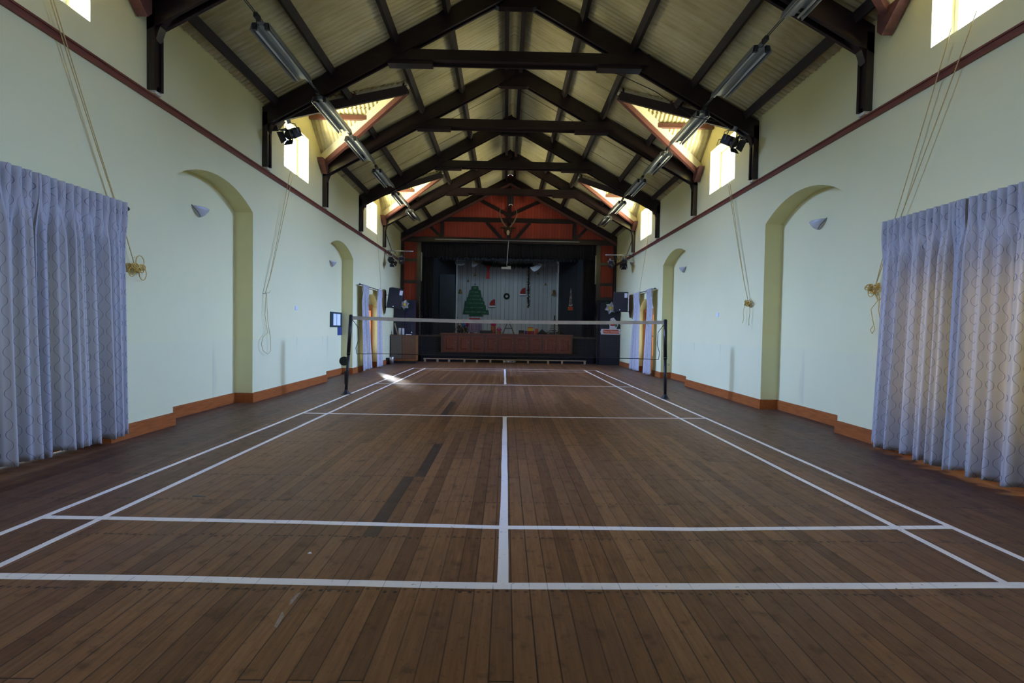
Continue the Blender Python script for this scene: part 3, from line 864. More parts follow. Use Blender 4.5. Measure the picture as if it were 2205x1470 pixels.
curtain('drawn-back grey curtain at the far right doorway, side nearer the camera', 1, 11.4, 12.1, 2.60, .04, .10, 5, G, .06, lambda f, v: 11.40+(.48+.26*v)*f, 13, .03)
curtain('drawn-back grey curtain at the far right doorway, side nearer the stage', 1, 12.8, 13.9, 2.60, .04, .10, 5, G, .06, lambda f, v: 12.72-.12*v+(.62+.55*v)*f, 14, .03)

# ================================================================== WALL SCONCES
def sconce(s, y, z, label, off=.30):
    xw = (XL if s < 0 else XR)+s*off
    t = thing('wall_sconce', label, 'wall lamp', (xw, y, z), 'frosted wall lamps')
    prof = [(.004, -.105), (.05, -.09), (.10, -.055), (.145, -.005), (.165, .03)]
    m = MB(); n = 14; vs = []
    for inner in (0, 1):
        for r, zz in prof:
            r = max(r-.008*inner, .001)
            for k in range(n+1):
                a = -PI/2+PI*k/n
                vs.append((xw-s*r*math.cos(a)*.75, y+r*math.sin(a), z+zz+.006*inner))
    fs = []; q = len(prof); w = n+1
    for inner in (0, 1):
        for i in range(q-1):
            for k in range(n): a = inner*q*w+i*w+k; fs.append((a, a+1, a+w+1, a+w))
    for k in range(n): a = (q-1)*w+k; fs.append((a, a+1, q*w+a+1, q*w+a))
    m.add(vs, fs); m.build('glass_shade', 'frosted', t, True)
    MB().box(min(xw, xw-s*.012), max(xw, xw-s*.012), y-.05, y+.05, z-.07, z+.0).build('wall_plate', 'lampmetal', t)
    a = y-.166
    MB().tube([(xw-s*.004, a, z+.045), (xw-s*.03, a+.015, z+.0), (xw-s*.06, a+.06, z-.05), (xw-s*.05, a+.13, z-.10)], .004, 6).build('edge_clip', 'black', t)
    return t
sconce(-1, 4.67, 2.99, 'frosted glass wall lamp in the near left arched recess')
sconce(-1, 9.98, 2.97, 'frosted glass wall lamp in the far left arched recess')
sconce(1, 4.74, 3.00, 'frosted glass wall lamp in the near right arched recess')
sconce(1, 10.17, 3.01, 'frosted glass wall lamp in the far right arched recess')
sconce(1, 14.15, 3.72, 'white wall lamp high on the right wall by the stage lanterns', 0)

# ================================================================== SASH ROPES
def rope(label, s, tops, tie, tail, m_='cord', bundle=True, seed=0, rr=.0045):
    rnd = random.Random(seed); xw = (XL if s < 0 else XR)-s*.035
    t = thing('sash_cord', label, 'cord', (xw, tie[0], tie[1]))
    for (y, z) in tops:
        # runs from the sill out over the picture rail to the hook
        pts = [(xw-s*.03, y, z)]
        for k in range(1, 8):
            f = k/8; pts.append((xw-s*.03, y+(tie[0]-y)*f, z+(tie[1]-z)*f-.03*math.sin(PI*f)))
        pts.append((xw-s*.01, tie[0]+rnd.uniform(-.01,.01), tie[1])); MB().tube(pts, rr, 6).build('line', m_, t, True)
    MB().tube([(xw+s*.035, tie[0], tie[1]), (xw-s*.03, tie[0], tie[1])], .008, 8).build('cleat', 'steel', t)
    if bundle:
        m = MB()
        for _ in range(12):
            c = Vector((xw-s*rnd.uniform(.0, .05), tie[0]+rnd.uniform(-.07, .09), tie[1]+rnd.uniform(-.07, .01))); r = rnd.uniform(.02, .05); a0 = rnd.uniform(0, 6); tl_ = rnd.uniform(-.6, .6)
            m.tube([c+Vector((s*.3*r*math.sin(a+tl_), r*math.cos(a), r*.7*math.sin(a))) for a in [a0+k*PI/6 for k in range(13)]], .0065, 6)
        m.build('coil', 'rope', t, True)
    for j, loop in enumerate(tail):
        MB().tube([(xw-s*.02, a, b) for a, b in loop], .0045, 6).build('tail', 'rope' if bundle else m_, t, True)
def circ(cy, cz, ry, rz, a0=0, n=14): return [(cy+ry*math.cos(a0+2*PI*k/n), cz+rz*math.sin(a0+2*PI*k/n)) for k in range(n+1)]
rope('yellowed sash cords tied in a coil beside the large left curtain', -1, [(1.98, 4.36), (2.02, 4.36)], (3.02, 1.95), [circ(3.09, 2.01, .06, .07), circ(3.13, 1.88, .055, .075), circ(2.97, 1.88, .045, .05)], seed=2)
rope('sash cords with a long dangling loop on the left wall by the near arch', -1, [(6.83, 4.34), (6.95, 4.34)], (5.93, 1.87), [[(5.93,1.86),(5.90,1.5),(5.95,1.3),(6.0,1.18),(5.83,1.1),(5.78,.98),(5.85,.86),(6.0,.80),(6.10,.85),(6.09,1.1),(6.0,1.35),(5.97,1.6),(5.95,1.86)], [(5.95,1.88),(6.05,1.89),(6.08,1.93)]], bundle=False, seed=3, rr=.0045)
rope('thin sash cord running down the left wall near the stage', -1, [(12.9, 4.36)], (13.5, 2.62), [], bundle=False, seed=4, rr=.005)
rope('yellowed sash cords tied in a coil beside the large right curtain', 1, [(2.05, 4.37), (2.30, 4.37)], (3.17, 1.90), [circ(3.23, 1.82, .045, .05), circ(3.10, 1.80, .04, .08), [(3.20,1.86),(3.12,1.72),(3.22,1.62),(3.19,1.5),(3.15,1.38),(3.19,1.33),(3.22,1.37),(3.18,1.42)], [(3.10,1.8),(3.1,1.6),(3.06,1.42),(3.08,1.38)]], seed=5)
rope('sash cords knotted on the right wall below the middle window', 1, [(6.95, 4.37), (7.02, 4.37)], (6.12, 1.90), [[(6.18,1.88),(6.24,1.78),(6.27,1.68),(6.24,1.6),(6.28,1.5)], [(6.06,1.86),(6.03,1.7),(6.06,1.55),(6.05,1.45)], circ(6.02,1.88,.05,.05)], seed=6, rr=.005)
rope('thin sash cord running down the right wall near the stage', 1, [(12.2, 4.36)], (13.1, 2.62), [], bundle=False, seed=8, rr=.005)

# ================================================================== FLUORESCENT FIXTURES
FZ = 5.215
def fixture(label):
    t = thing('fluorescent_light', label, 'ceiling light', (0,0,0), 'unlit twin-tube lights in two rows')
    L = 1.32
    m = MB().box(-.028, .028, 0, L, .015, .065); m.build('spine', 'lampmetal', t)
    for sd in (-1, 1):
        # channel reflector: folded sheet, open downwards
        prof = [(.030, .035), (.040, .052), (.088, .045), (.108, -.035), (.103, -.036), (.084, .038), (.044, .045), (.034, .030)]
        MB().prism([(sd*a, 0, b) for a, b in prof], (0, L, 0)).build('reflector', 'lampmetal', t)
        MB().tube([(sd*.062, .02, -.012), (sd*.062, L-.02, -.012)], .0135, 10).build('tube', 'tube', t, True)
        MB().box(sd*.062-.018, sd*.062+.018, -.004, .03, -.03, .045).build('lamp_holder', 'conduit', t)
    for y in (.15, L-.15): MB().tube([(0, y, .065), (0, y, .10)], .006, 6).build('hanger', 'black', t)
    return t
order = ['first', 'second', 'third', 'fourth', 'fifth', 'sixth', 'seventh']
rows_y = {-1: [1.9, 3.92, 5.88, 7.52, 9.5, 11.5, 13.5], 1: [2.15, 4.13, 6.08, 7.98, 9.85, 11.9, 13.85]}
fx0 = None
for s in (-1, 1):
    ys = rows_y[s]; x = XC+s*3.37
    for k, y in enumerate(ys):
        nm = 'left' if s < 0 else 'right'
        vis = ys[1:] if s < 0 else ys
        if s < 0:
            if k == 0: continue
            lab = f'unlit twin-tube light, {order[k-1]} of the left row counted from the camera'
        else: lab = f'unlit twin-tube light, {order[k]} of the right row counted from the camera'
        if fx0 is None: fx0 = fixture(lab); fx0.location = (x, y, FZ); fx0.scale = (1.3, 1, 1.15)
        else: dup(fx0, (x, y, FZ), lab)
    t = thing('light_trunking', f'dark cable run carrying the {"left" if s < 0 else "right"} row of lights', 'cable run', (x, 7, FZ+.09))
    for dx in (-.013, .013): MB().tube([(x+dx, YB+.3, FZ+.098), (x+dx, ys[-1]+1.3, FZ+.098)], .007, 6).build('conduit', 'conduit', t)
    for k, y in enumerate(ys):
        if s < 0 and k == 0: continue
        MB().box(x-.024, x+.024, y-.13, y-.03, FZ+.05, FZ+.11).build('junction_box', 'conduit', t)
        MB().tube([(x, y-.10, FZ+.06), (x-.02, y-.05, FZ+.0), (x-.02, y+.02, FZ+.03)], .007, 6).build('cable_drop', 'conduit', t)
# loose cable slung along the right rafters
tag(MB().tube([(1.42, 6.1, 6.0), (1.95, 6.15, 5.92), (2.6, 6.12, 5.62), (3.05, 6.1, 5.33), (3.3, 6.1, 5.17), (3.75, 6.1, 5.10), (4.0, 6.1, 4.95)], .007, 6).build('cable', 'black', None, True), 'thin black cable slung under the second visible right rafter', 'cable')

# ================================================================== STAGE LANTERNS
def lantern(label, loc, rz, tilt, sc=1.0, group='black stage lanterns', flap=True):
    t = thing('stage_lantern', label, 'stage light', (0,0,0), group)
    m = MB(); m.box(-.10, .10, -.13, .10, -.09, .09); m.build('body', 'blackplastic', t, bevel=.02)
    m = MB().lathe([(.085, .10), (.09, .12), (.09, .17), (.08, .175)], (0,0,0), 16, Matrix.Rotation(-PI/2, 3, 'X')); m.build('lens_tube', 'black', t, True)
    if flap:
        for k in range(4):
            a = k*PI/2; R = Matrix.Rotation(a, 3, 'Y')
            pts = [R @ Vector(v) for v in ((-.085, .17, .085), (.085, .17, .085), (.115, .28, .15), (-.115, .28, .15))]
            pts2 = [p+R @ Vector((0, 0, .004)) for p in pts]; MB().hexa(pts, pts2).build('barn_door', 'black', t)
    MB().tube([(-.13, 0, 0), (-.13, 0, .17), (0, 0, .20), (.13, 0, .17), (.13, 0, 0)], .010, 6).build('yoke', 'lampmetal', t)
    m = MB(); m.box(-.025, .025, -.03, .03, .19, .27); m.build('clamp', 'lampmetal', t)
    MB().tube([(0, -.13, 0), (.03, -.24, -.05), (.0, -.26, -.16), (-.04, -.20, -.10), (.02, -.17, .0), (.06, -.16, .12), (.02, -.05, .22)], .007, 6).build('power_cord', 'black', t, True)
    t.location = loc; t.rotation_euler = (tilt, 0, rz); t.scale = (sc, sc, sc)
    return t
q = Y(632, 287, 6.06)
lantern('black stage lantern with barn doors clamped to the left truss by the middle window', q+Vector((0,0,-.0)), math.radians(160), math.radians(-35), .85)
q = Y(1570, 303, 6.12)
lantern('black stage lantern with barn doors clamped to the right truss by the middle window', q, math.radians(205), math.radians(-35), .9)
q = Y(296, -6, 3.30)
lantern('stage lantern barely showing at the top left edge of the photo', q, math.radians(170), math.radians(-30), .8)
for s, lps, ps in ((-1, [(842, 560), (864, 561)], (544, 'left')), (1, [(1344, 566), (1317, 569)], (552, 'right'))):
    xw = XL if s < 0 else XR; zb = 3.98
    t = thing('lighting_bar', f'steel pipe bracket for stage lanterns on the {ps[1]} wall by the stage', 'lighting bar', (xw, 14.1, zb))
    MB().tube([(xw, 14.1, zb), (xw-s*1.0, 14.1, zb-.0)], .02, 10).build('pipe', 'steel', t, True)
    MB().tube([(xw, 14.1, zb+.75), (xw-s*.25, 14.1, zb+.02)], .012, 8).build('stay', 'black', t)
    m = MB(); rnd = random.Random(3)
    for k in range(5):
        c = Vector((xw-s*(.15+.17*k), 14.1, zb)); m.tube([c+Vector((0,.0,.03)), c+Vector((.03,-.03,-.10)), c+Vector((-.04,.02,-.19)), c+Vector((-.10,-.02,-.08)), c+Vector((-.12,0,.03))], .008, 6)
    m.build('cable_loops', 'black', t, True)
    for k, (a, b) in enumerate(lps):
        q = Y(a, b, 14.1)
        lantern(f'black stage lantern on the {ps[1]} wall bar, {"closer to the wall" if k == 0 else "closer to the stage opening"}', q, math.radians(-30*s+ (170 if k else 190)), math.radians(-40), .82, flap=(k == 0))

# ================================================================== SPEAKERS AND PLAQUES
def speaker(label, s, cpx, zc, rz, tilt):
    t = thing('loudspeaker', label, 'loudspeaker', (0,0,0))
    m = MB(); w, d, h = .50, .36, .69
    m.hexa([(-w/2,-d/2,-h/2),(w/2,-d/2,-h/2),(w/2,-d/2,h/2),(-w/2,-d/2,h/2)], [(-w/3,d/2,-h/2),(w/3,d/2,-h/2),(w/3,d/2,h/2),(-w/3,d/2,h/2)])
    m.build('cabinet', 'blackplastic', t, bevel=.02)
    m = MB(); m.box(-w/2+.02, w/2-.02, -d/2-.008, -d/2+.002, -h/2+.02, h/2-.02); m.build('grille', 'cloth_navy', t)
    MB().box(w/2-.13, w/2-.03, -d/2-.011, -d/2-.007, h/2-.2, h/2-.04).build('paper_label', 'switch', t)
    MB().sphere((-.03, -d/2-.008, -h/2+.07), .02, 10, (1,.3,1)).build('badge', 'switch', t)
    t.location = (cpx.x, cpx.y, cpx.z); t.rotation_euler = (tilt, math.radians(8) if s < 0 else 0, rz); return t
q = Y(851, 641.5, 14.05); speaker('black loudspeaker hung on the left wall before the stage', -1, q, 0, math.radians(14), math.radians(10))
q2 = Y(1336, 650, 14.1); speaker('black loudspeaker hung on the right wall before the stage', 1, q2, 0, math.radians(-10), math.radians(3))
for s, q, yy in ((-1, q, 14.1), (1, q2, 14.3)):
    xw = XL if s < 0 else XR; z0, z1 = 1.80, 2.62; yc = yy; hw = .15
    poly = [(xw, yc-hw, z1-.10), (xw, yc-hw*.7, z1), (xw, yc+hw*.7, z1), (xw, yc+hw, z1-.1), (xw, yc+hw, z0+.25), (xw, yc+.05, z0+.05), (xw, yc, z0), (xw, yc-.05, z0+.05), (xw, yc-hw, z0+.25)]
    tag(MB().prism(poly, (-s*.05, 0, 0)).build('wall_plaque', 'plaque', bevel=.008), f'shield-shaped brown wooden board behind the {"left" if s < 0 else "right"} loudspeaker', 'wooden board')
    t = thing('speaker_bracket', f'thin black arm holding the {"left" if s < 0 else "right"} loudspeaker to its board', 'bracket', (xw-s*.05, yc, 2.0))
    MB().tube([(xw-s*.05, yc, q.z-.33), (q.x, q.y+.02, q.z-.33)], .012, 8).build('arm', 'black', t)
    MB().tube([(xw-s*.05, yc, q.z-.28), (xw-s*.05, yc, q.z-.40)], .02, 8).build('wall_plate', 'black', t)
    MB().tube([(xw-s*.06, yc, q.z+.10), (q.x+s*.12, q.y, q.z+.08)], .008, 6).build('upper_arm', 'black', t)

# notice boards, switches
xn = XL-.30
t = thing('notice_board', 'dark green framed notice board with two white sheets in the far left recess', 'notice board', (xn, 10.3, 1.5))
MB().box(xn, xn+.02, 9.88, 10.72, 1.30, 1.70).build('frame', 'noticegreen', t)
for a, b in ((10.08, 10.30), (10.34, 10.60)): MB().box(xn+.02, xn+.023, a, b, 1.345, 1.655).build('sheet', 'paper', t)
tag(MB().box(xn+.0, xn+.012, 10.44, 10.76, 1.08, 1.69).build('blue_board', 'blue'), 'plain blue board partly behind the notice board', 'board')
tag(MB().box(XL, XL+.012, 7.19, 7.27, 1.63, 1.71).build('light_switch', 'switch', bevel=.003), 'small white light switch on the left wall between the arches', 'light switch')
tag(MB().box(XR-.012, XR, 7.38, 7.46, 1.65, 1.73).build('light_switch', 'switch', bevel=.003), 'small white light switch on the right wall between the arches', 'light switch')

# ================================================================== PROSCENIUM TIMBERING
YT = YF-.035; SZ0 = 1.0
t = thing('gable_framing', 'black half-timbering over the red boarded wall above the stage', 'wall framing', (XC, YF, 4.8))
def gb(name, a, b, wd=.14, flat=False):
    p = Y(*a, YT) if not isinstance(a, Vector) else a; q = Y(*b, YT) if not isinstance(b, Vector) else b
    MB().bar(p, q, .05, wd, (0,1,0) if abs((q-p).x) < 1e-3 else (0,0,1)).build(name, 'beam', t)
MB().box(XL+.01, XR-.01, YF-.09, YF-.005, 4.78, 4.98).build('bressummer', 'beam', t)
MB().box(-2.62-.35, 2.70+.45, YF-.07, YF-.008, 5.62, 5.79).build('tie_beam', 'beam', t)
for sx in (-1, 1):
    a = Vector((XC, YT, ZR-.16)); b = Vector((XL+.02 if sx < 0 else XR-.02, YT, zroof(XL if sx < 0 else XR)-.12)); MB().bar(a, b, .055, .20).build('rafter_board', 'beam', t)
    c = Vector((XC, YT-.06, ZR-.36)); d = b+Vector((0, -.06, -.20)); MB().bar(c, d, .04, .10).build('verge_strip', 'red_beam', t)
MB().box(XC-.10, XC+.06, YF-.08, YF-.008, 4.98, 7.30).build('king_post', 'beam', t)
gb('strut', (1030, 428), (1096, 464), .13); gb('strut', (1170, 430), (1096, 464), .13)
gb('strut', (1048, 478), (1082, 517), .12); gb('strut', (1141, 480), (1108, 518), .12)
gb('strut', (925, 486), (952, 512), .11); gb('strut', (1266, 490), (1238, 517), .11)
for px in (952, 1237):
    p = Y(px, 495, YT); MB().box(p.x-.07, p.x+.07, YF-.06, YF-.008, 4.98, 5.64).build('stud', 'beam', t)
for x0, x1 in ((XL+.01, XL+.13), (OPX0-.16, OPX0+.0), (OPX1, OPX1+.16), (XR-.13, XR-.01)):
    MB().box(x0, x1, YF-.07, YF-.006, 0, 4.78).build('post', 'beam', t)
for x0, x1 in ((OPX0-.1, OPX0+.012), (OPX1-.012, OPX1+.1)): MB().box(x0, x1, YF-.06, YF+.205, SZ0, 4.78).build('reveal_board', 'beam', t)
for x0, x1, zs in ((XL+.13, OPX0-.16, (4.05, 3.18)), (OPX1+.16, XR-.13, (4.02, 3.20, 2.62))):
    for z in zs: MB().box(x0, x1, YF-.05, YF-.006, z-.06, z+.06).build('rail', 'beam', t)
MB().box(-2.9, 2.9, YF-.13, YF-.095, 4.86, 4.90).build('curtain_track', 'lampmetal', t)
for x in (OPX0+.02, OPX1-.06): MB().box(x, x+.04, YF-.12, YF-.08, 3.2, 4.35).build('track_upright', 'lampmetal', t)

# ================================================================== STAGE BOX
SZ = 1.05
YS = 16.42; YBK = 22.0
struct(MB().box(OPX0, OPX1, YS, YBK, SZ-.06, SZ).build('floor', 'stagefloor'))
struct(MB().box(OPX0, OPX1, YS, YS+.05, 0, SZ-.06).build('wall_stage_front', 'cloth_black'))
struct(MB().box(-3.6, 3.8, YBK, YBK+.1, SZ, 5.4).build('wall_stage_rear', 'white_tg'))
for s, x0, x1 in ((-1, OPX0, -2.60), (1, OPX1, 2.69)):
    m = MB().prism([(x0, YF+.22, SZ), (x1, YBK-.02, SZ), (x1+s*.04, YBK-.02, SZ), (x0+s*.04, YF+.22, SZ)], (0, 0, 4.4))
    struct(m.build('wall_stage_left' if s < 0 else 'wall_stage_right', 'dark_tg'))
struct(MB().box(-3.7, 3.9, YF+.2, YBK+.1, 5.42, 5.5).build('ceiling', 'cloth_black'))
def drape(label, x0, x1, y, z0, z1, folds, amp, name='stage_drape', m_='cloth_black', seed=0):
    rnd = random.Random(seed); m = MB(); n = folds*6; nz = 3
    for j in range(nz+1):
        for i in range(n+1):
            u = i/6; m.v.append((x0+(x1-x0)*i/n, y+amp*math.sin(2*PI*u)*(.4+.6*j/nz)*(1+.3*math.sin(u*1.7)), z1+(z0-z1)*j/nz+(.02*math.sin(u*2.1) if j == nz else 0)))
    for j in range(nz):
        for i in range(n): a = j*(n+1)+i; m.f.append((a, a+1, a+n+2, a+n+1))
    o = m.build(name, m_, None, True); so = o.modifiers.new('thickness', 'SOLIDIFY'); so.thickness = .01
    return tag(o, label, 'stage curtain')
drape('black pleated valance across the top of the stage opening', OPX0-.02, OPX1+.0, YF-.02, 4.17, 4.80, 60, .03, 'valance')
drape('black border drape behind the valance, above the garland', -3.2, 3.3, 19.0, 4.42, 5.3, 40, .04, 'border_drape')
drape('black stage drape at the left side of the opening', OPX0+.02, -2.98, YF+.1, SZ, 4.3, 7, .05)
drape('black stage drape at the right side of the opening', 3.10, OPX1-.02, YF+.1, SZ, 4.3, 7, .05)
q0 = Y(934, 590, 19.0); q1 = Y(979, 700, 19.0)
tag(MB().box(max(q0.x, -3.02), q1.x-.02, 19.0, 19.05, SZ, q0.z).build('scenery_flat', noisy('flat_grey', (.020,.026,.034), (.032,.040,.050), 2, .8)), 'dark grey scenery flat standing on the left of the stage', 'scenery flat')

# panelled cupboards along the stage front
t = thing('stage_cupboards', 'glossy red-brown panelled cupboard doors along the stage front', 'cupboard', (.05, 16.3, 0))
x0, x1 = -2.57, 2.66; z0, z1 = .37, 1.10
MB().box(x0, x1, 16.30, 16.42, z0, z1).build('carcass', 'varnish_dark', t)
MB().box(x0-.02, x1+.02, 16.27, 16.43, z1-.01, z1+.04).build('top_rail', 'varnish', t)
MB().box(OPX0+.1, OPX1-.1, 16.33, 16.42, .0, z0-.01).build('plinth', 'cloth_black', t)
edges = [953, 985, 1013, 1043, 1072, 1108, 1139, 1168, 1198, 1231]
for a, b in zip(edges, edges[1:]):
    xa = Y(a, 740, 16.28).x+.04; xb = Y(b, 740, 16.28).x-.04
    d = MB().box(xa, xb, 16.275, 16.30, z0+.04, z1-.06).build('door', 'varnish', t, bevel=.004)
    MB().hexa([(xa+.09, 16.276, z0+.13), (xb-.09, 16.276, z0+.13), (xb-.09, 16.276, z1-.15), (xa+.09, 16.276, z1-.15)], [(xa+.12, 16.258, z0+.16), (xb-.12, 16.258, z0+.16), (xb-.12, 16.258, z1-.18), (xa+.12, 16.258, z1-.18)]).build('raised_panel', 'varnish', d)
    MB().cyl((xb-.045, 16.276, .78), (xb-.045, 16.255, .78), .014, 8).build('knob', 'gold', d)
# low rail on blocks on the floor
t = thing('low_rail', 'low pale timber rail on short blocks at the foot of the stage', 'rail', (0, 16.0, 0))
ra = Y(912, 774, 16.0); rb = Y(1262, 778.5, 16.0)
MB().box(ra.x, rb.x, 15.96, 16.04, .115, .145).build('rail', 'pale_wood', t)
for px in (915, 942, 967, 1000, 1027, 1056, 1085, 1137, 1180, 1210, 1259):
    x = Y(px, 780, 16.0).x; MB().box(x-.035, x+.035, 15.95, 16.05, 0, .115).build('block', 'pale_wood', t)
t = thing('cable_heap', 'tangled cable heap under the middle of the low rail', 'cable', (Y(1100, 780, 15.92).x, 15.92, 0))
m = MB(); rnd = random.Random(12); c = Vector(t.location)
for k in range(5):
    o = c+Vector((rnd.uniform(-.25, .25), rnd.uniform(-.02, .02), .04)); r = rnd.uniform(.05, .10)
    m.tube([o+Vector((r*1.6*math.cos(a), .02*math.sin(a*2), .03+.35*r*math.sin(a))) for a in [j*PI/6 for j in range(13)]], .006, 5)
m.build('loops', 'switch', t)

# side boards at the foot of the proscenium
yb = 15.72
a = Y(847, 640, 15.5)
tag(MB().box(XL+.03, OPX0-.42, 15.50, 15.56, 0, 2.52).build('board', 'cloth_navy'), 'tall dark navy board leaning against the red wall behind the left chest', 'board')
tag(MB().box(OPX0-.42, OPX0+.0, 15.62, 15.68, 0, 2.38).build('board', noisy('board_blue', (.007,.010,.028), (.012,.016,.045), 3, .6)), 'tall bluer board between the left chest and the stage opening', 'board')
tag(MB().box(OPX1+.04, XR-.02, 15.78, 15.84, 0, 2.40).build('board', 'cloth_navy'), 'tall black board with Christmas cut-outs right of the stage', 'board')
tag(MB().box(OPX1-.05, XR-.02, 15.95, 16.02, 0, 2.52).build('board', 'cloth_black'), 'black board behind the one with Christmas cut-outs', 'board')
def beads(label, pts, seed):
    m = MB(); rnd = random.Random(seed)
    for a, b in zip(pts, pts[1:]):
        a, b = Vector(a), Vector(b); n = max(2, int((b-a).length/.07))
        for i in range(n): m.sphere(a.lerp(b, i/n)+Vector((rnd.uniform(-.03,.03), 0, rnd.uniform(-.02,.02))), .013, 6)
    m.tube(pts, .004, 5); tag(m.build('bead_string', 'rope_light'), label, 'bead string')
beads('string of small beads hanging at the left edge of the stage', [Y(903, 636, 16.61), Y(904, 700, 16.61), Y(903.5, 742, 16.61), Vector((-3.56, 16.61, .012))], 1)
beads('string of small beads hanging at the right edge of the stage', [Vector((3.66, 16.61, 1.9)), Vector((3.69, 16.61, 1.2)), Vector((3.66, 16.61, .6)), Vector((3.70, 16.61, .012))], 2)

# chest and small things on the left
cy = 15.0
xa = Y(841, 750, cy).x; xb = Y(896, 750, cy).x; xm = Y(866, 750, cy).x; zc = Y(866, 722, cy).z
t = thing('chest', 'old wooden chest with one grey and one brown door by the left wall', 'chest', ((xa+xb)/2, cy+.2, 0))
MB().box(xa, xb, cy, cy+.42, .10, zc).build('carcass', 'chest_side', t, bevel=.006)
MB().box(xa-.02, xb+.02, cy-.015, cy+.43, zc, zc+.025).build('top', 'chest_brown', t, bevel=.004)
MB().box(xa+.01, xm-.008, cy-.018, cy, .17, zc-.01).build('door', 'chest_grey', t, label='grey door with chevron veneer')
MB().box(xm+.008, xb-.01, cy-.018, cy, .17, zc-.01).build('door', 'chest_brown', t, label='brown veneered door')
MB().box(xa+.03, xb-.03, cy+.02, cy+.4, .0, .10).build('plinth', 'black', t)
MB().box(xa-.09, xa-.03, cy+.0, cy+.3, 0, zc-.02).build('side_panel', 'black', t)
for px in (861, 867.5):
    p = Y(px, 715, cy+.15)
    j = thing('glass_jar', f'tall glass jar on the chest, the {"left" if px < 864 else "right"} of the pair', 'jar', (p.x, cy+.15, zc+.025))
    MB().lathe([(.05, 0), (.055, .01), (.055, .20), (.045, .225)], (p.x, cy+.15, zc+.025), 14).build('body', 'frosted', j, True)
    MB().lathe([(.048, .225), (.048, .25)], (p.x, cy+.15, zc+.025), 14).build('lid', 'steel', j, True)
tag(MB().bar(Vector((Y(853, 720, cy).x, cy+.25, zc+.03)), Vector((Y(845.5, 697, cy).x, cy+.3, zc+.45)), .02, .04).build('stick', 'pale_wood'), 'pale wooden stick leaning on the chest top at its left end', 'stick')
tag(MB().box(Y(873, 720, cy).x, Y(884, 720, cy).x, cy+.05, cy+.25, zc+.026, zc+.05).build('paper_stack', 'paper'), 'thin white paper stack on the chest top', 'papers')
p = Y(884, 716, cy)
t = thing('small_lamp', 'small dark stand with a pale knob on the right of the chest top', 'ornament', (p.x, cy+.2, zc+.025))
MB().lathe([(.05, 0), (.012, .02), (.008, .30), (.02, .34), (.004, .38)], (p.x, cy+.2, zc+.025), 10).build('stem', 'black', t, True)
MB().sphere((p.x, cy+.19, zc+.12), .022, 8).build('knob', 'switch', t, True)
for k, (px, hh, mm, lab) in enumerate(((843, .26, 'steel', 'galvanised metal bin on the floor in front of the chest'), (834.5, .22, 'black', 'small black bin on the floor beside the metal bin'))):
    p = Z(px, 787 if k == 0 else 787)
    p = Y(px, 785, 14.5)
    t = thing('waste_bin', lab, 'bin', (p.x, 14.5, 0))
    MB().lathe([(.075-.01*k, 0), (.09-.01*k, hh), (.085-.01*k, hh+.005), (.075, hh-.01)], (p.x, 14.5, 0), 18).build('body', mm, t, True)
    MB().lathe([(.093-.01*k, hh-.012), (.096-.01*k, hh), (.093-.01*k, hh+.008)], (p.x, 14.5, 0), 18).build('rim', mm, t, True)

# poinsettia-like flower decorations and cut-outs
def flower(label, c, r, seed):
    rnd = random.Random(seed); t = thing('paper_flower', label, 'flower decoration', c)
    m = MB()
    for k in range(6):
        a = k*PI/3+.3; d = Vector((math.cos(a), 0, math.sin(a))); n = Vector((-d.z, 0, d.x)); c0 = Vector(c)
        m.add([c0+Vector((0,-.02,0)), c0+d*r*.55+n*r*.34+Vector((0,-.07,0)), c0+d*r*rnd.uniform(.9,1.1)+Vector((0,-.02,0)), c0+d*r*.55-n*r*.34+Vector((0,-.04,0)), c0+d*r*.5+Vector((0,.01,0))], [(0,1,2,4),(0,4,2,3),(0,3,2,1)])
    m.build('petals', 'whitep', t)
    m = MB()
    for k in range(5):
        a = k*1.257+.9; d = Vector((math.cos(a), 0, math.sin(a))); n = Vector((-d.z, 0, d.x)); c0 = Vector(c)+Vector((0,.03,0))
        m.add([c0, c0+d*r*.8+n*r*.25+Vector((0,-.02,0)), c0+d*r*1.3, c0+d*r*.8-n*r*.25+Vector((0,-.02,0)), c0+d*r*.8+Vector((0,.02,0))], [(0,1,2,4),(0,4,2,3),(0,3,2,1)])
    m.build('leaves', 'leaf', t)
    MB().sphere(Vector(c)+Vector((0,-.06,0)), r*.28, 8, (1,.5,1)).build('centre', 'yellow', t)
flower('white paper flower with yellow centre below the left loudspeaker', Y(872, 656, 15.48), .19, 1)
flower('white paper flower with yellow centre beside the right loudspeaker', Y(1314, 663, 15.76), .24, 2)
def text_mesh(s, size, M, m_, name, parent, depth=.004):
    cu = bpy.data.curves.new('txt', 'FONT'); cu.body = s; cu.size = size; cu.extrude = depth; cu.align_x = 'CENTER'; cu.align_y = 'CENTER'
    ob = bpy.data.objects.new('txt', cu); C.objects.link(ob); dg = bpy.context.evaluated_depsgraph_get(); me = ob.evaluated_get(dg).to_mesh()
    m = MB(); m.add([M @ v.co for v in me.vertices], [tuple(p.vertices) for p in me.polygons])
    ob.evaluated_get(dg).to_mesh_clear(); bpy.data.objects.remove(ob); bpy.data.curves.remove(cu)
    return m.build(name, m_, parent)
yp = 15.775
a = Y(1294, 719.5, yp); b = Y(1337, 708.5, yp)
t = thing('christmas_banner', 'orange-red banner strip reading Merry Christmas on the black board', 'banner', ((a.x+b.x)/2, yp, (a.z+b.z)/2))
MB().box(a.x, b.x, yp-.008, yp, a.z, b.z).build('border', 'whitep', t)
MB().box(a.x+.09, b.x-.05, yp-.012, yp-.008, a.z+.03, b.z-.03).build('red_field', 'orange', t)
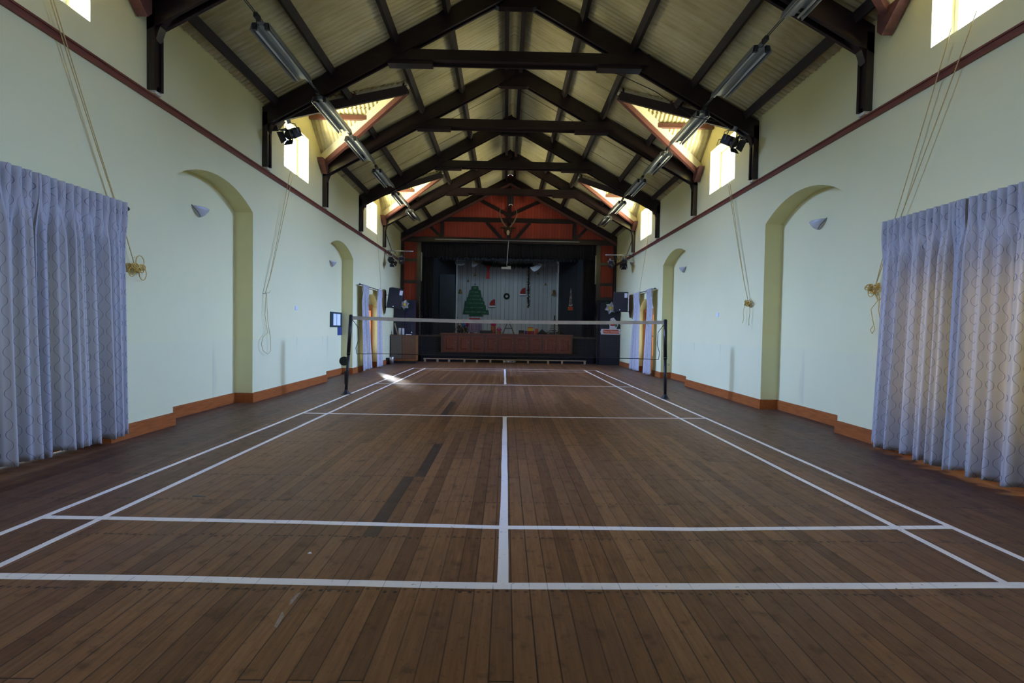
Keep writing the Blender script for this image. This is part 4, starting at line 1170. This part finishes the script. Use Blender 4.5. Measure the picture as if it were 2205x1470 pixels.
text_mesh('Merry Christmas', .085, Matrix.Translation(((a.x+b.x)/2+.02, yp-.013, (a.z+b.z)/2)) @ Matrix.Rotation(PI/2, 4, 'X'), 'whitep', 'lettering', t, .002)
for k, (u, v) in enumerate(((.03, .5), (.97, .3), (.94, .8))): MB().sphere((a.x+(b.x-a.x)*u, yp-.01, a.z+(b.z-a.z)*v), .05, 8, (1,.3,1)).build('ornament', 'whitep', t)
c = Y(1320, 697, yp)
t = thing('winter_figure_cutout', 'red and white winter figure cut-out pinned above the banner', 'cut-out', c)
MB().prism([(c.x-.13, yp, c.z-.20), (c.x+.13, yp, c.z-.20), (c.x+.20, yp, c.z-.05), (c.x+.12, yp, c.z+.12), (c.x+.02, yp, c.z+.24), (c.x-.10, yp, c.z+.20), (c.x-.14, yp, c.z+.02)], (0, -.01, 0)).build('card', 'whitep', t)
MB().prism([(c.x-.11, yp-.01, c.z-.08), (c.x+.10, yp-.01, c.z-.08), (c.x+.09, yp-.01, c.z+.08), (c.x-.10, yp-.01, c.z+.06)], (0, -.008, 0)).build('red_coat', 'redcloth', t)
MB().prism([(c.x+.10, yp-.011, c.z-.15), (c.x+.17, yp-.011, c.z-.08), (c.x+.15, yp-.011, c.z+.04), (c.x+.08, yp-.011, c.z-.04)], (0, -.008, 0)).build('green_branch', 'leaf', t)

# horned trophy, hanging mesh, hanging lamp
c = Y(1094, 497, YF-.22)
t = thing('antelope_trophy', 'horned animal head trophy with pale muzzle above the stage opening', 'trophy', c)
MB().tube([(c.x, YF-.075, c.z+.02), (c.x, YF-.20, c.z+.06), (c.x, YF-.32, c.z+.02), (c.x, YF-.44, c.z-.10), (c.x, YF-.50, c.z-.17)], [.16, .15, .12, .08, .055], 12).build('head', 'fur', t, True)
MB().sphere((c.x, YF-.47, c.z-.12), .085, 10, (.8,1,1.2)).build('muzzle', 'bone', t, True)
for sx in (-1, 1):
    MB().tube([(c.x+sx*.06, YF-.28, c.z+.12), (c.x+sx*.22, YF-.24, c.z+.34), (c.x+sx*.34, YF-.2, c.z+.62), (c.x+sx*.34, YF-.2, c.z+.78), (c.x+sx*.26, YF-.2, c.z+.98)], [.03, .028, .022, .016, .005], 8).build('horn', 'horn', t, True)
    MB().tube([(c.x+sx*.10, YF-.26, c.z+.08), (c.x+sx*.24, YF-.26, c.z+.12), (c.x+sx*.32, YF-.26, c.z+.10)], [.03, .045, .006], 8).build('ear', 'fur', t, True)
c = Y(1100, 430, YF-.3)
t = thing('mesh_lantern', 'dark glinting mesh cylinder hanging in front of the red gable', 'hanging ornament', c)
m = MB()
for k in range(14):
    a = 2*PI*k/14; m.tube([(c.x+.10*math.cos(a), c.y+.10*math.sin(a), c.z-.18), (c.x+.10*math.cos(a), c.y+.10*math.sin(a), c.z+.20)], .010, 4)
for k in range(9): z = c.z-.18+k*.0475; m.tube([(c.x+.10*math.cos(a), c.y+.10*math.sin(a), z) for a in [j*2*PI/16 for j in range(17)]], .010, 4)
m.build('cage', 'mesh_dark', t); MB().tube([c+Vector((0,0,.2)), Vector((c.x, c.y, zroof(c.x)-.06))], .006, 6).build('cord', 'black', t)
MB().tube([(c.x+.07*math.cos(a), c.y-.08, c.z-.26+.07*math.sin(a)) for a in [j*PI/8 for j in range(9)]], .010, 6).build('hook', 'switch', t)
c = Y(1090, 577, 16.35)
t = thing('pendant_spotlight', 'white lamp unit hanging on a thin pole in front of the stage', 'pendant lamp', c)
top = Y(1095, 523, 16.35)
MB().tube([Vector((c.x+.02, 16.35, c.z+.05)), Vector((top.x, 16.35, 4.80)), Vector((top.x, 16.60, 4.88))], .012, 8).build('pole', 'switch', t, True)
m = MB().box(c.x-.19, c.x+.06, 16.25, 16.45, c.z-.04, c.z+.035); m.build('housing', 'switch', t, bevel=.01)
MB().box(c.x+.05, c.x+.19, 16.23, 16.47, c.z-.045, c.z+.07).build('lamp_head', 'switch', t, bevel=.015)

# gauze swags
def swag(label, knot, ends, seed):
    t = thing('gauze_swag', label, 'fabric swag', knot)
    for e in ends:
        k, e0 = Vector(knot), Vector(e[0]); e1 = Vector(e[1]); n = 10; vs = []
        for i in range(n+1):
            f = i/n; a = k.lerp(e0, f)+Vector((0, .05*math.sin(f*9), -.06*math.sin(PI*f))); b = k.lerp(e1, f)+Vector((0, -.04*math.sin(f*8), -.12*math.sin(PI*f)))
            vs += [a, a.lerp(b, .5)+Vector((0, .05, -.02)), b]
        m = MB(); m.add(vs, [(3*i+j, 3*i+j+1, 3*i+j+4, 3*i+j+3) for i in range(n) for j in range(2)]); o = m.build('gauze_wing', 'gauze', t, True)
        so = o.modifiers.new('thickness', 'SOLIDIFY'); so.thickness = .004
    k = Vector(knot)
    for sx in (-1, 1): MB().tube([k, k+Vector((sx*.10, 0, .14)), k+Vector((sx*.22, 0, .26))], [.04, .05, .03], 8).build('bow_loop', 'gauze', t, True)
    MB().tube([k+Vector((0,0,.02)), k+Vector((.01,0,-.18)), k+Vector((.0,0,-.34))], [.05, .035, .01], 8).build('tail', 'gauze', t, True)
    for sx in (-1, 1): MB().tube([k+Vector((sx*.2, 0, .24)), Vector((k.x+sx*.26, k.y, 5.42))], .006, 5).build('hanging_string', 'black', t)
k = Y(1016.5, 559, 19.9)
swag('pale gauze swag knotted in a bow at the left, under the stage ceiling', k, [(Y(979, 562, 19.9), Y(982, 570, 19.9)), (Y(984, 555, 19.9), Y(990, 560, 19.9)), (Y(1034, 565, 19.9), Y(1020, 575, 19.9))], 1)
k = Y(1173, 560, 19.9)
swag('pale gauze swag knotted in a bow at the right, under the stage ceiling', k, [(Y(1204, 568, 19.9), Y(1204, 571, 19.9)), (Y(1141, 575, 19.9), Y(1150, 585, 19.9)), (Y(1187, 567, 19.9), Y(1158, 567, 19.9))], 2)
tag(MB().box(Y(1200, 575, 21.95).x, Y(1201.5, 575, 21.95).x, 21.95, 22.0, Y(1200, 586, 21.95).z, Y(1200, 571, 21.95).z).build('tube_light', 'tube'), 'short upright pale tube at the right end of the white stage wall', 'tube')

# garlands, ribbon, bells, wreath
def garland(label, pts, r, seed, dens=240):
    rnd = random.Random(seed); m = MB(); P = [Vector(p) for p in pts]; L = sum((b-a).length for a, b in zip(P, P[1:]))
    for a, b in zip(P, P[1:]):
        n = int(dens*(b-a).length)
        for i in range(n):
            c = a.lerp(b, rnd.random()); d = Vector((rnd.gauss(0,1), rnd.gauss(0,1), rnd.gauss(0,1))).normalized(); e = c+d*r*rnd.uniform(.5, 1.1)+Vector((0,0,-.02)); n2 = d.cross(Vector((0,1,.3))).normalized()*.016
            m.add([c-n2, c+n2, e+n2*.6, e-n2*.6], [(0,1,2,3)])
    m.tube(P, .02, 6)
    t = thing('garland', label, 'garland', P[0]); o = m.build('needles', 'garland', t)
    for k, mm in ((0, 'redcloth'), (1, 'gold')):
        for i in range(int(L*7)):
            f = rnd.random()*(len(P)-1); j = min(int(f), len(P)-2); c = P[j].lerp(P[j+1], f-j)+Vector((rnd.uniform(-r,r)*.8, -r*.6, rnd.uniform(-r,r)*.8))
            MB().sphere(c, .018, 6).build('bauble', mm, t)
yg = 21.0
garland('dark garland with berries across the top of the white stage wall', [Y(1040, 566, yg), Y(1065, 569, yg), Y(1090, 572, yg), Y(1115, 571, yg), Y(1148, 571, yg)], .17, 1)
garland('dark garland hanging straight down in front of the white stage wall', [Y(1138.5, 574, yg), Y(1138.5, 600, yg), Y(1138, 630, yg), Y(1138, 660, yg)], .09, 2, 200)
c = Y(1051.5, 577, 20.9); e = Y(1051, 600, 20.9)
t = thing('red_ribbon', 'red ribbon hanging from the left end of the garland', 'ribbon', c)
MB().hexa([(c.x-.05, 20.9, c.z), (c.x+.05, 20.9, c.z), (c.x+.05, 20.93, c.z), (c.x-.05, 20.93, c.z)], [(e.x-.10, 20.86, e.z), (e.x+.08, 20.88, e.z), (e.x+.08, 20.92, e.z), (e.x-.10, 20.9, e.z)]).build('tail', 'redcloth', t)
MB().sphere((c.x, 20.88, c.z+.07), .10, 8, (1,.6,.8)).build('bow', 'redcloth', t)
MB().tube([(c.x, 20.9, c.z+.1), (c.x, 20.9, 5.42)], .006, 5).build('string', 'black', t)
def bell(label, px, py, ptop, r, yb=21.2, mm='gold'):
    c = Y(px, py, yb); t = thing('hanging_bell', label, 'bell ornament', c, 'bells hung over the stage')
    MB().lathe([(r*.15, r*1.2), (r*.45, r*1.05), (r*.6, r*.2), (r, -r*.7), (r*1.05, -r*.85)], c, 12).build('bell', mm, t, True)
    MB().sphere(c+Vector((0,0,-r*1.1)), r*.22, 6).build('clapper', 'switch', t)
    MB().tube([c+Vector((0,0,r*1.2)), Vector((c.x, c.y, 5.42))], .006, 5).build('string', 'redcloth', t)
bell('gold bell low on a long string, leftmost over the stage', 991, 628, 563, .11)
bell('small dark bell on a string, left of the card tree top', 1008, 605, 568, .06)
bell('small bell on a short string just above the card tree', 1023, 592, 566, .07)
bell('small bell on a short string between the garland and the right swag', 1158.5, 589, 566, .06)
bell('small bell on a long red string under the right swag', 1175, 612, 568, .065)
c = Y(1193, 630, 21.88); t = thing('wall_bell', 'gold bell fixed to the right end of the white stage wall', 'bell ornament', c)
MB().lathe([(.02, .14), (.07, .11), (.08, -.02), (.12, -.10), (.125, -.12)], c, 12).build('bell', 'gold', t, True)
MB().sphere(c+Vector((0,0,-.14)), .03, 6).build('clapper', 'switch', t)
c = Y(1091, 637.5, 21.96)
t = thing('wreath', 'small dark green wreath in the middle of the white stage wall', 'wreath', c)
m = MB(); rnd = random.Random(4); m.tube([(c.x+.115*math.cos(a), c.y-.01, c.z+.115*math.sin(a)) for a in [j*2*PI/20 for j in range(21)]], .045, 8)
for k in range(160):
    a = rnd.uniform(0, 2*PI); o = Vector((c.x+.115*math.cos(a), c.y-.02, c.z+.115*math.sin(a))); d = Vector((rnd.gauss(0,1), rnd.uniform(-1,0), rnd.gauss(0,1))).normalized(); n2 = d.cross(Vector((0,1,0))).normalized()*.01; m.add([o-n2, o+n2, o+d*.06], [(0,1,2)])
m.build('needles', 'garland', t)
# stepped green card tree with pale lettering strokes (illegible in the photograph)
t = thing('card_tree', 'stepped dark green card Christmas tree on the white stage wall', 'card tree', Y(1024, 650, 21.9))
tiers = [(1014.5, 1031, 615.5, 624), (1009.5, 1036, 624, 632.5), (1008, 1037.5, 632.5, 640), (1004.5, 1040.5, 640, 648), (1000, 1044, 648, 656.5), (999, 1047, 656.5, 667), (997, 1053, 667, 675.5), (1010, 1040, 675.5, 680)]
rnd = random.Random(9)
for k, (a, b, c0, d0) in enumerate(tiers):
    p = Y(a, d0, 21.93); q = Y(b, c0, 21.93); ins = .03
    o = MB().prism([(p.x, 21.98, p.z), (q.x, 21.98, p.z), (q.x-ins, 21.98, q.z-.012), (p.x+ins, 21.98, q.z-.012)], (0, -.05, 0)).build('tier', 'green', t)
    if k < 7:
        m = MB(); x = p.x+.10; zc = (p.z+q.z)/2
        while x < q.x-.14:
            w_ = rnd.uniform(.04, .07); h_ = rnd.uniform(.05, .085)
            m.tube([(x, 21.925, zc-h_*.5), (x+w_*.2, 21.925, zc+h_*.5), (x+w_*.5, 21.925, zc-h_*.3), (x+w_*.8, 21.925, zc+h_*.2), (x+w_, 21.925, zc-h_*.5)], .007, 4); x += w_+rnd.choice([.012, .012, .05])
        m.build('script_strokes', 'lettering', o)
c = Y(1023, 612, 21.9)
m = MB().tube([(c.x-.04, c.y, c.z-.04), (c.x, c.y, c.z+.05), (c.x+.05, c.y, c.z-.02)], .012, 5); m.build('top_ornament', 'black', t)
for px0, px1, py0, py1, lab in ((1054, 1066, 644, 657, 'left of the wreath'), (1120, 1131.5, 619, 632, 'right of the wreath')):
    a = Y(px0, py1, 21.9); b = Y(px1, py0, 21.9); h = b.z-a.z; w_ = b.x-a.x
    t = thing('santa_hat', f'dark red quarter-round hat cut-out on the white stage wall, {lab}', 'hat cut-out', a)
    MB().prism([(a.x, 21.97, a.z), (b.x, 21.97, a.z), (b.x, 21.97, b.z)]+[(b.x-w_*math.sin(x), 21.97, a.z+h*math.cos(x)) for x in [j*PI/12 for j in range(1, 6)]], (0, -.04, 0)).build('hat', 'redcloth', t)
    MB().box(a.x-.03, b.x+.03, 21.91, 21.97, a.z-.09, a.z-.02).build('fur_band', 'whitep', t)
# figure board on the right stage side
c = Y(1228.5, 640, 19.0); t = thing('figure_board', 'narrow standing figure cut-out over an orange card on the right stage side', 'cut-out', c)
a = Y(1224.5, 658, 19.0); b = Y(1233, 620, 19.0); xm = (a.x+b.x)/2
MB().prism([(a.x, 19, a.z), (b.x, 19, a.z), (b.x-.02, 19, a.z+.25), (b.x-.05, 19, b.z-.15), (xm, 19, b.z), (a.x+.06, 19, b.z-.15), (a.x+.03, 19, a.z+.25)], (0, -.03, 0)).build('figure', noisy('mottled_card', (.10,.06,.05), (.30,.25,.23), 9, .7, 0, (1,1,1), 0, .4, .6), t)
MB().tube([(a.x, 18.96, a.z+.02), (xm, 18.95, a.z-.02), (b.x, 18.96, a.z+.04)], .018, 6).build('snow_edge', 'whitep', t)
a = Y(1223, 668, 19.0); b = Y(1233.5, 660, 19.0); MB().box(a.x, b.x, 18.97, 19, a.z, b.z).build('orange_card', 'orange', t)

# props standing on the stage edge and behind
yp = 17.0
def B(px, py, y=yp): return Y(px, py, y)
def base(px, y=yp): p = Y(px, 715, y); return Vector((p.x, y, SZ))
def tri_tree(label, pxl, pxr, pyt, y, seed):
    a = base(pxl, y); b = base(pxr, y); top = B((pxl+pxr)/2, pyt, y)
    t = thing('twig_tree', label, 'tree ornament', (a+b)/2)
    ap = Vector((top.x, y, top.z))
    for p, q in ((a, ap), (b, ap)): MB().tube([p, p.lerp(q, .5)+Vector((.01,0,0)), q+(q-p)*.06], .026, 6).build('twig', 'plaque', t, True)
    for f in (.12, .5): MB().tube([a.lerp(ap, f), b.lerp(ap, f)], .018, 6).build('cross_twig', 'beam', t, True)
    return t
tri_tree('triangular twig tree ornament in the middle of the stage edge', 1080, 1109, 690, 17.0, 1)
tri_tree('triangular dark twig tree ornament at the left of the stage edge', 976, 1003, 689, 17.3, 2)
t = thing('foliage_bush', 'dark artificial foliage behind the left props', 'foliage', base(996, 17.5)); rnd = random.Random(5); m = MB()
for k in range(420):
    p = base(rnd.uniform(984, 1008), 17.5)+Vector((0, rnd.uniform(-.12,.12), abs(rnd.gauss(.22, .15)))); d = Vector((rnd.gauss(0,1), rnd.gauss(0,1), rnd.gauss(0,1))).normalized()*.06; n2 = d.cross(Vector((0,1,.2))).normalized()*.02; m.add([p-n2, p+n2, p+d], [(0,1,2)])
m.build('leaves', noisy('dark_foliage', (.02,.02,.012), (.05,.045,.03), 9, .8), t)
MB().tube([base(996, 17.5), base(996, 17.5)+Vector((0,0,.45))], .015, 6).build('stem', 'beam', t)
c = B(999, 700, 17.35); tag(MB().sphere(c, .10, 14).build('blue_ball', 'tankblue', None, True), 'shiny blue ball in the dark foliage at the left of the stage edge', 'ball')
c = B(1006, 697, 17.4); tag(MB().sphere(c, .10, 10, (.7,.7,1.3)).build('red_balloon', 'redcloth', None, True), 'red balloon between the blue ball and the lilac cloth', 'balloon')
a = base(1009, 17.6); b = base(1037, 17.6); zt = B(1010, 687, 17.6).z
t = thing('draped_stand', 'stand draped in lilac cloth at the left of the stage edge', 'draped stand', (a+b)/2)
MB().box(a.x+.05, b.x-.15, 17.6, 17.9, SZ, zt-.01).build('stand', 'black', t)
m = MB(); n = 42; rim = []
for j, (z, fl) in enumerate(((zt, 0), (zt-.05, .01), (SZ+.10, .05))):
    for i in range(n+1):
        f = i/n; m.v.append((a.x+(b.x-a.x)*f+(f-.5)*fl, 17.58-.02*math.sin(f*60)*(j > 0)-fl*.5, z+(.02*math.sin(f*9) if j == 2 else 0)))
for j in range(2):
    for i in range(n): q = j*(n+1)+i; m.f.append((q, q+1, q+n+2, q+n+1))
m.add([(a.x, 17.58, zt), (b.x, 17.58, zt), (b.x, 17.9, zt), (a.x, 17.9, zt)], [(0,1,2,3)]); m.build('cloth', 'purple', t, True)
MB().box(B(1010, 687, 17.6).x, B(1033, 687, 17.6).x, 17.62, 17.85, zt+.002, zt+.05).build('red_top', 'redcloth', t)
c = base(1025, 16.7); t = thing('small_pot', 'small cream pot in front of the lilac cloth', 'pot', c)
MB().lathe([(.05, 0), (.07, .02), (.07, .12), (.075, .14)], c, 12).build('pot', mat('cream_pot', (.45,.42,.34), .5), t, True)
MB().sphere(c+Vector((.03,-.03,.0)), .04, 8, (1,1,.5)).build('red_petals', 'redcloth', t)
a = base(1033, 17.0); b = base(1059, 17.0); tag(MB().box(a.x, b.x, 17.0, 17.3, SZ, B(1040, 711, 17.0).z).build('dark_case', 'blackplastic', None, False, .01), 'flat black case lying beside the lilac cloth', 'case')
for px, py, r, lab, hb in ((1062.5, 699, .13, 'higher pink wrapped basket on an orange pot', .18), (1074.5, 710, .12, 'lower pink wrapped basket on an orange pot beside the twig tree', .05)):
    c = B(px, py, 17.2); c0 = Vector((c.x, 17.2, SZ))
    t = thing('wrapped_basket', lab, 'basket', c0)
    MB().lathe([(r*.55, 0), (r*.7, .02), (r*.85, c.z-SZ-.06), (r*.8, c.z-SZ-.05)], c0, 12).build('pot', 'brownpot', t, True)
    m = MB(); rnd = random.Random(int(px))
    for k in range(16):
        a = k*2*PI/16; rr = r*rnd.uniform(.85, 1.15); m.add([(c.x, 17.2, c.z-.07), (c.x+rr*math.cos(a), 17.2+rr*math.sin(a)*.7, c.z+rnd.uniform(-.03,.02)), (c.x+rr*math.cos(a+.4), 17.2+rr*math.sin(a+.4)*.7, c.z+rnd.uniform(-.02,.06)), (c.x+.3*rr*math.cos(a), 17.2, c.z+.06)], [(0,1,2,3)])
    m.sphere((c.x, 17.2, c.z-.01), r*.7, 10, (1,.8,.6)); m.build('pink_wrap', 'pink', t)
    MB().tube([(c.x+.6*r*math.cos(a), 17.2, c.z+.02+r*.8*math.sin(a)) for a in [j*PI/8 for j in range(9)]], .012, 6).build('handle', 'pink', t, True)
def gift(label, px0, px1, py0, py1, y, mm, ribbon=None, lid=None):
    a = B(px0, py1, y); b = B(px1, py0, y); w_ = b.x-a.x
    t = thing('gift_box', label, 'gift box', (a.x+w_/2, y, a.z))
    MB().box(a.x, b.x, y, y+w_*.8, a.z, b.z).build('box', mm, t, bevel=.004)
    if lid: MB().box(a.x-.008, b.x+.008, y-.008, y+w_*.8+.008, b.z-.035, b.z+.004).build('lid', lid, t)
    if ribbon: MB().box(a.x+w_*.44, a.x+w_*.56, y-.004, y+w_*.8+.004, a.z, b.z+.004).build('ribbon', ribbon, t)
zb_ = Y(1140, 715, 17.2)
def pyz(z, px, y): # pixel row of height z
    lo, hi = 400., 900.
    for _ in range(40):
        md = (lo+hi)/2
        if Y(px, md, y).z > z: lo = md
        else: hi = md
    return lo
f0 = pyz(SZ, 1140, 17.2)
gift('red gift box under the yellow one', 1136, 1151, 712.5, f0, 17.2, 'redcloth', 'violet')
gift('yellow gift box with orange lid on top of the red box', 1136.5, 1148, 704.5, 712.5, 17.2, 'yellow', None, 'orange')
gift('orange gift box right of the yellow one', 1152, 1159, 707.5, f0, 17.3, 'orange', 'redcloth')
gift('violet gift box at the left of the red box', 1129, 1135.5, 712, f0, 17.25, 'violet')
gift('dark green flat box behind the violet one', 1117, 1128.5, 711, f0, 17.5, 'noticegreen', None)
gift('dull red flat box in front of the dark green one', 1119, 1128.5, 716, f0, 17.1, mat('dull_red', (.10,.03,.03), .6))
c = base(1145, 16.75); tag(MB().sphere((c.x, 16.75, SZ+.04), .07, 10, (1.2,.8,.5)).build('blue_bag', mat('periwinkle', (.10,.11,.42), .5), None, True), 'small blue bag in front of the gift boxes', 'bag')
a = base(1151, 17.0); b = base(1182, 17.0); tp = B(1167.5, 708.5, 17.0)
m = MB().add([(a.x, 16.9, SZ), (b.x, 16.9, SZ), (b.x, 17.5, SZ), (a.x, 17.5, SZ), (tp.x, 17.1, tp.z), (a.x*.45+tp.x*.55, 16.95, SZ+(tp.z-SZ)*.45), (b.x*.5+tp.x*.5, 17.0, SZ+(tp.z-SZ)*.62)], [(0,1,2,3),(0,5,4,3),(0,1,5),(1,6,5),(5,6,4),(1,2,6),(2,4,6),(2,3,4)])
tag(m.build('black_cloth_heap', 'cloth_black'), 'pointed heap of black cloth right of the gift boxes', 'cloth')
t = thing('slatted_tree', 'Christmas tree of pale wooden slats at the right of the stage edge', 'slatted tree', base(1194, 17.4))
cx = B(1194, 700, 17.4).x; zt = B(1194, 687, 17.4).z
MB().box(cx-.025, cx+.025, 17.40, 17.43, SZ, zt+.12).build('trunk', 'beam', t)
n = 9
for k in range(n):
    f = k/(n-1); z = SZ+.10+(zt-.05-SZ-.10)*(1-f); hw = .07+.19*f
    MB().box(cx-hw, cx+hw, 17.36, 17.395, z, z+.03).build('slat', 'plaque', t)
MB().sphere((cx, 17.4, zt+.13), .035, 8).build('top_star', 'black', t)
t = thing('dark_foliage', 'low dark foliage at the foot of the slatted tree', 'foliage', base(1190, 17.2)); rnd = random.Random(15); m = MB()
for k in range(300):
    p = base(rnd.uniform(1172, 1212), 17.2)+Vector((0, rnd.uniform(-.1,.1), abs(rnd.gauss(.08, .06)))); d = Vector((rnd.gauss(0,1), rnd.gauss(0,1), rnd.gauss(0,1))).normalized()*.06; n2 = d.cross(Vector((0,1,.2))).normalized()*.02; m.add([p-n2, p+n2, p+d], [(0,1,2)])
m.build('leaves', bpy.data.materials['dark_foliage'], t)
MB().tube([base(1175, 17.2)+Vector((0,0,.02)), base(1208, 17.2)+Vector((0,0,.02))], .012, 5).build('stem', 'beam', t)
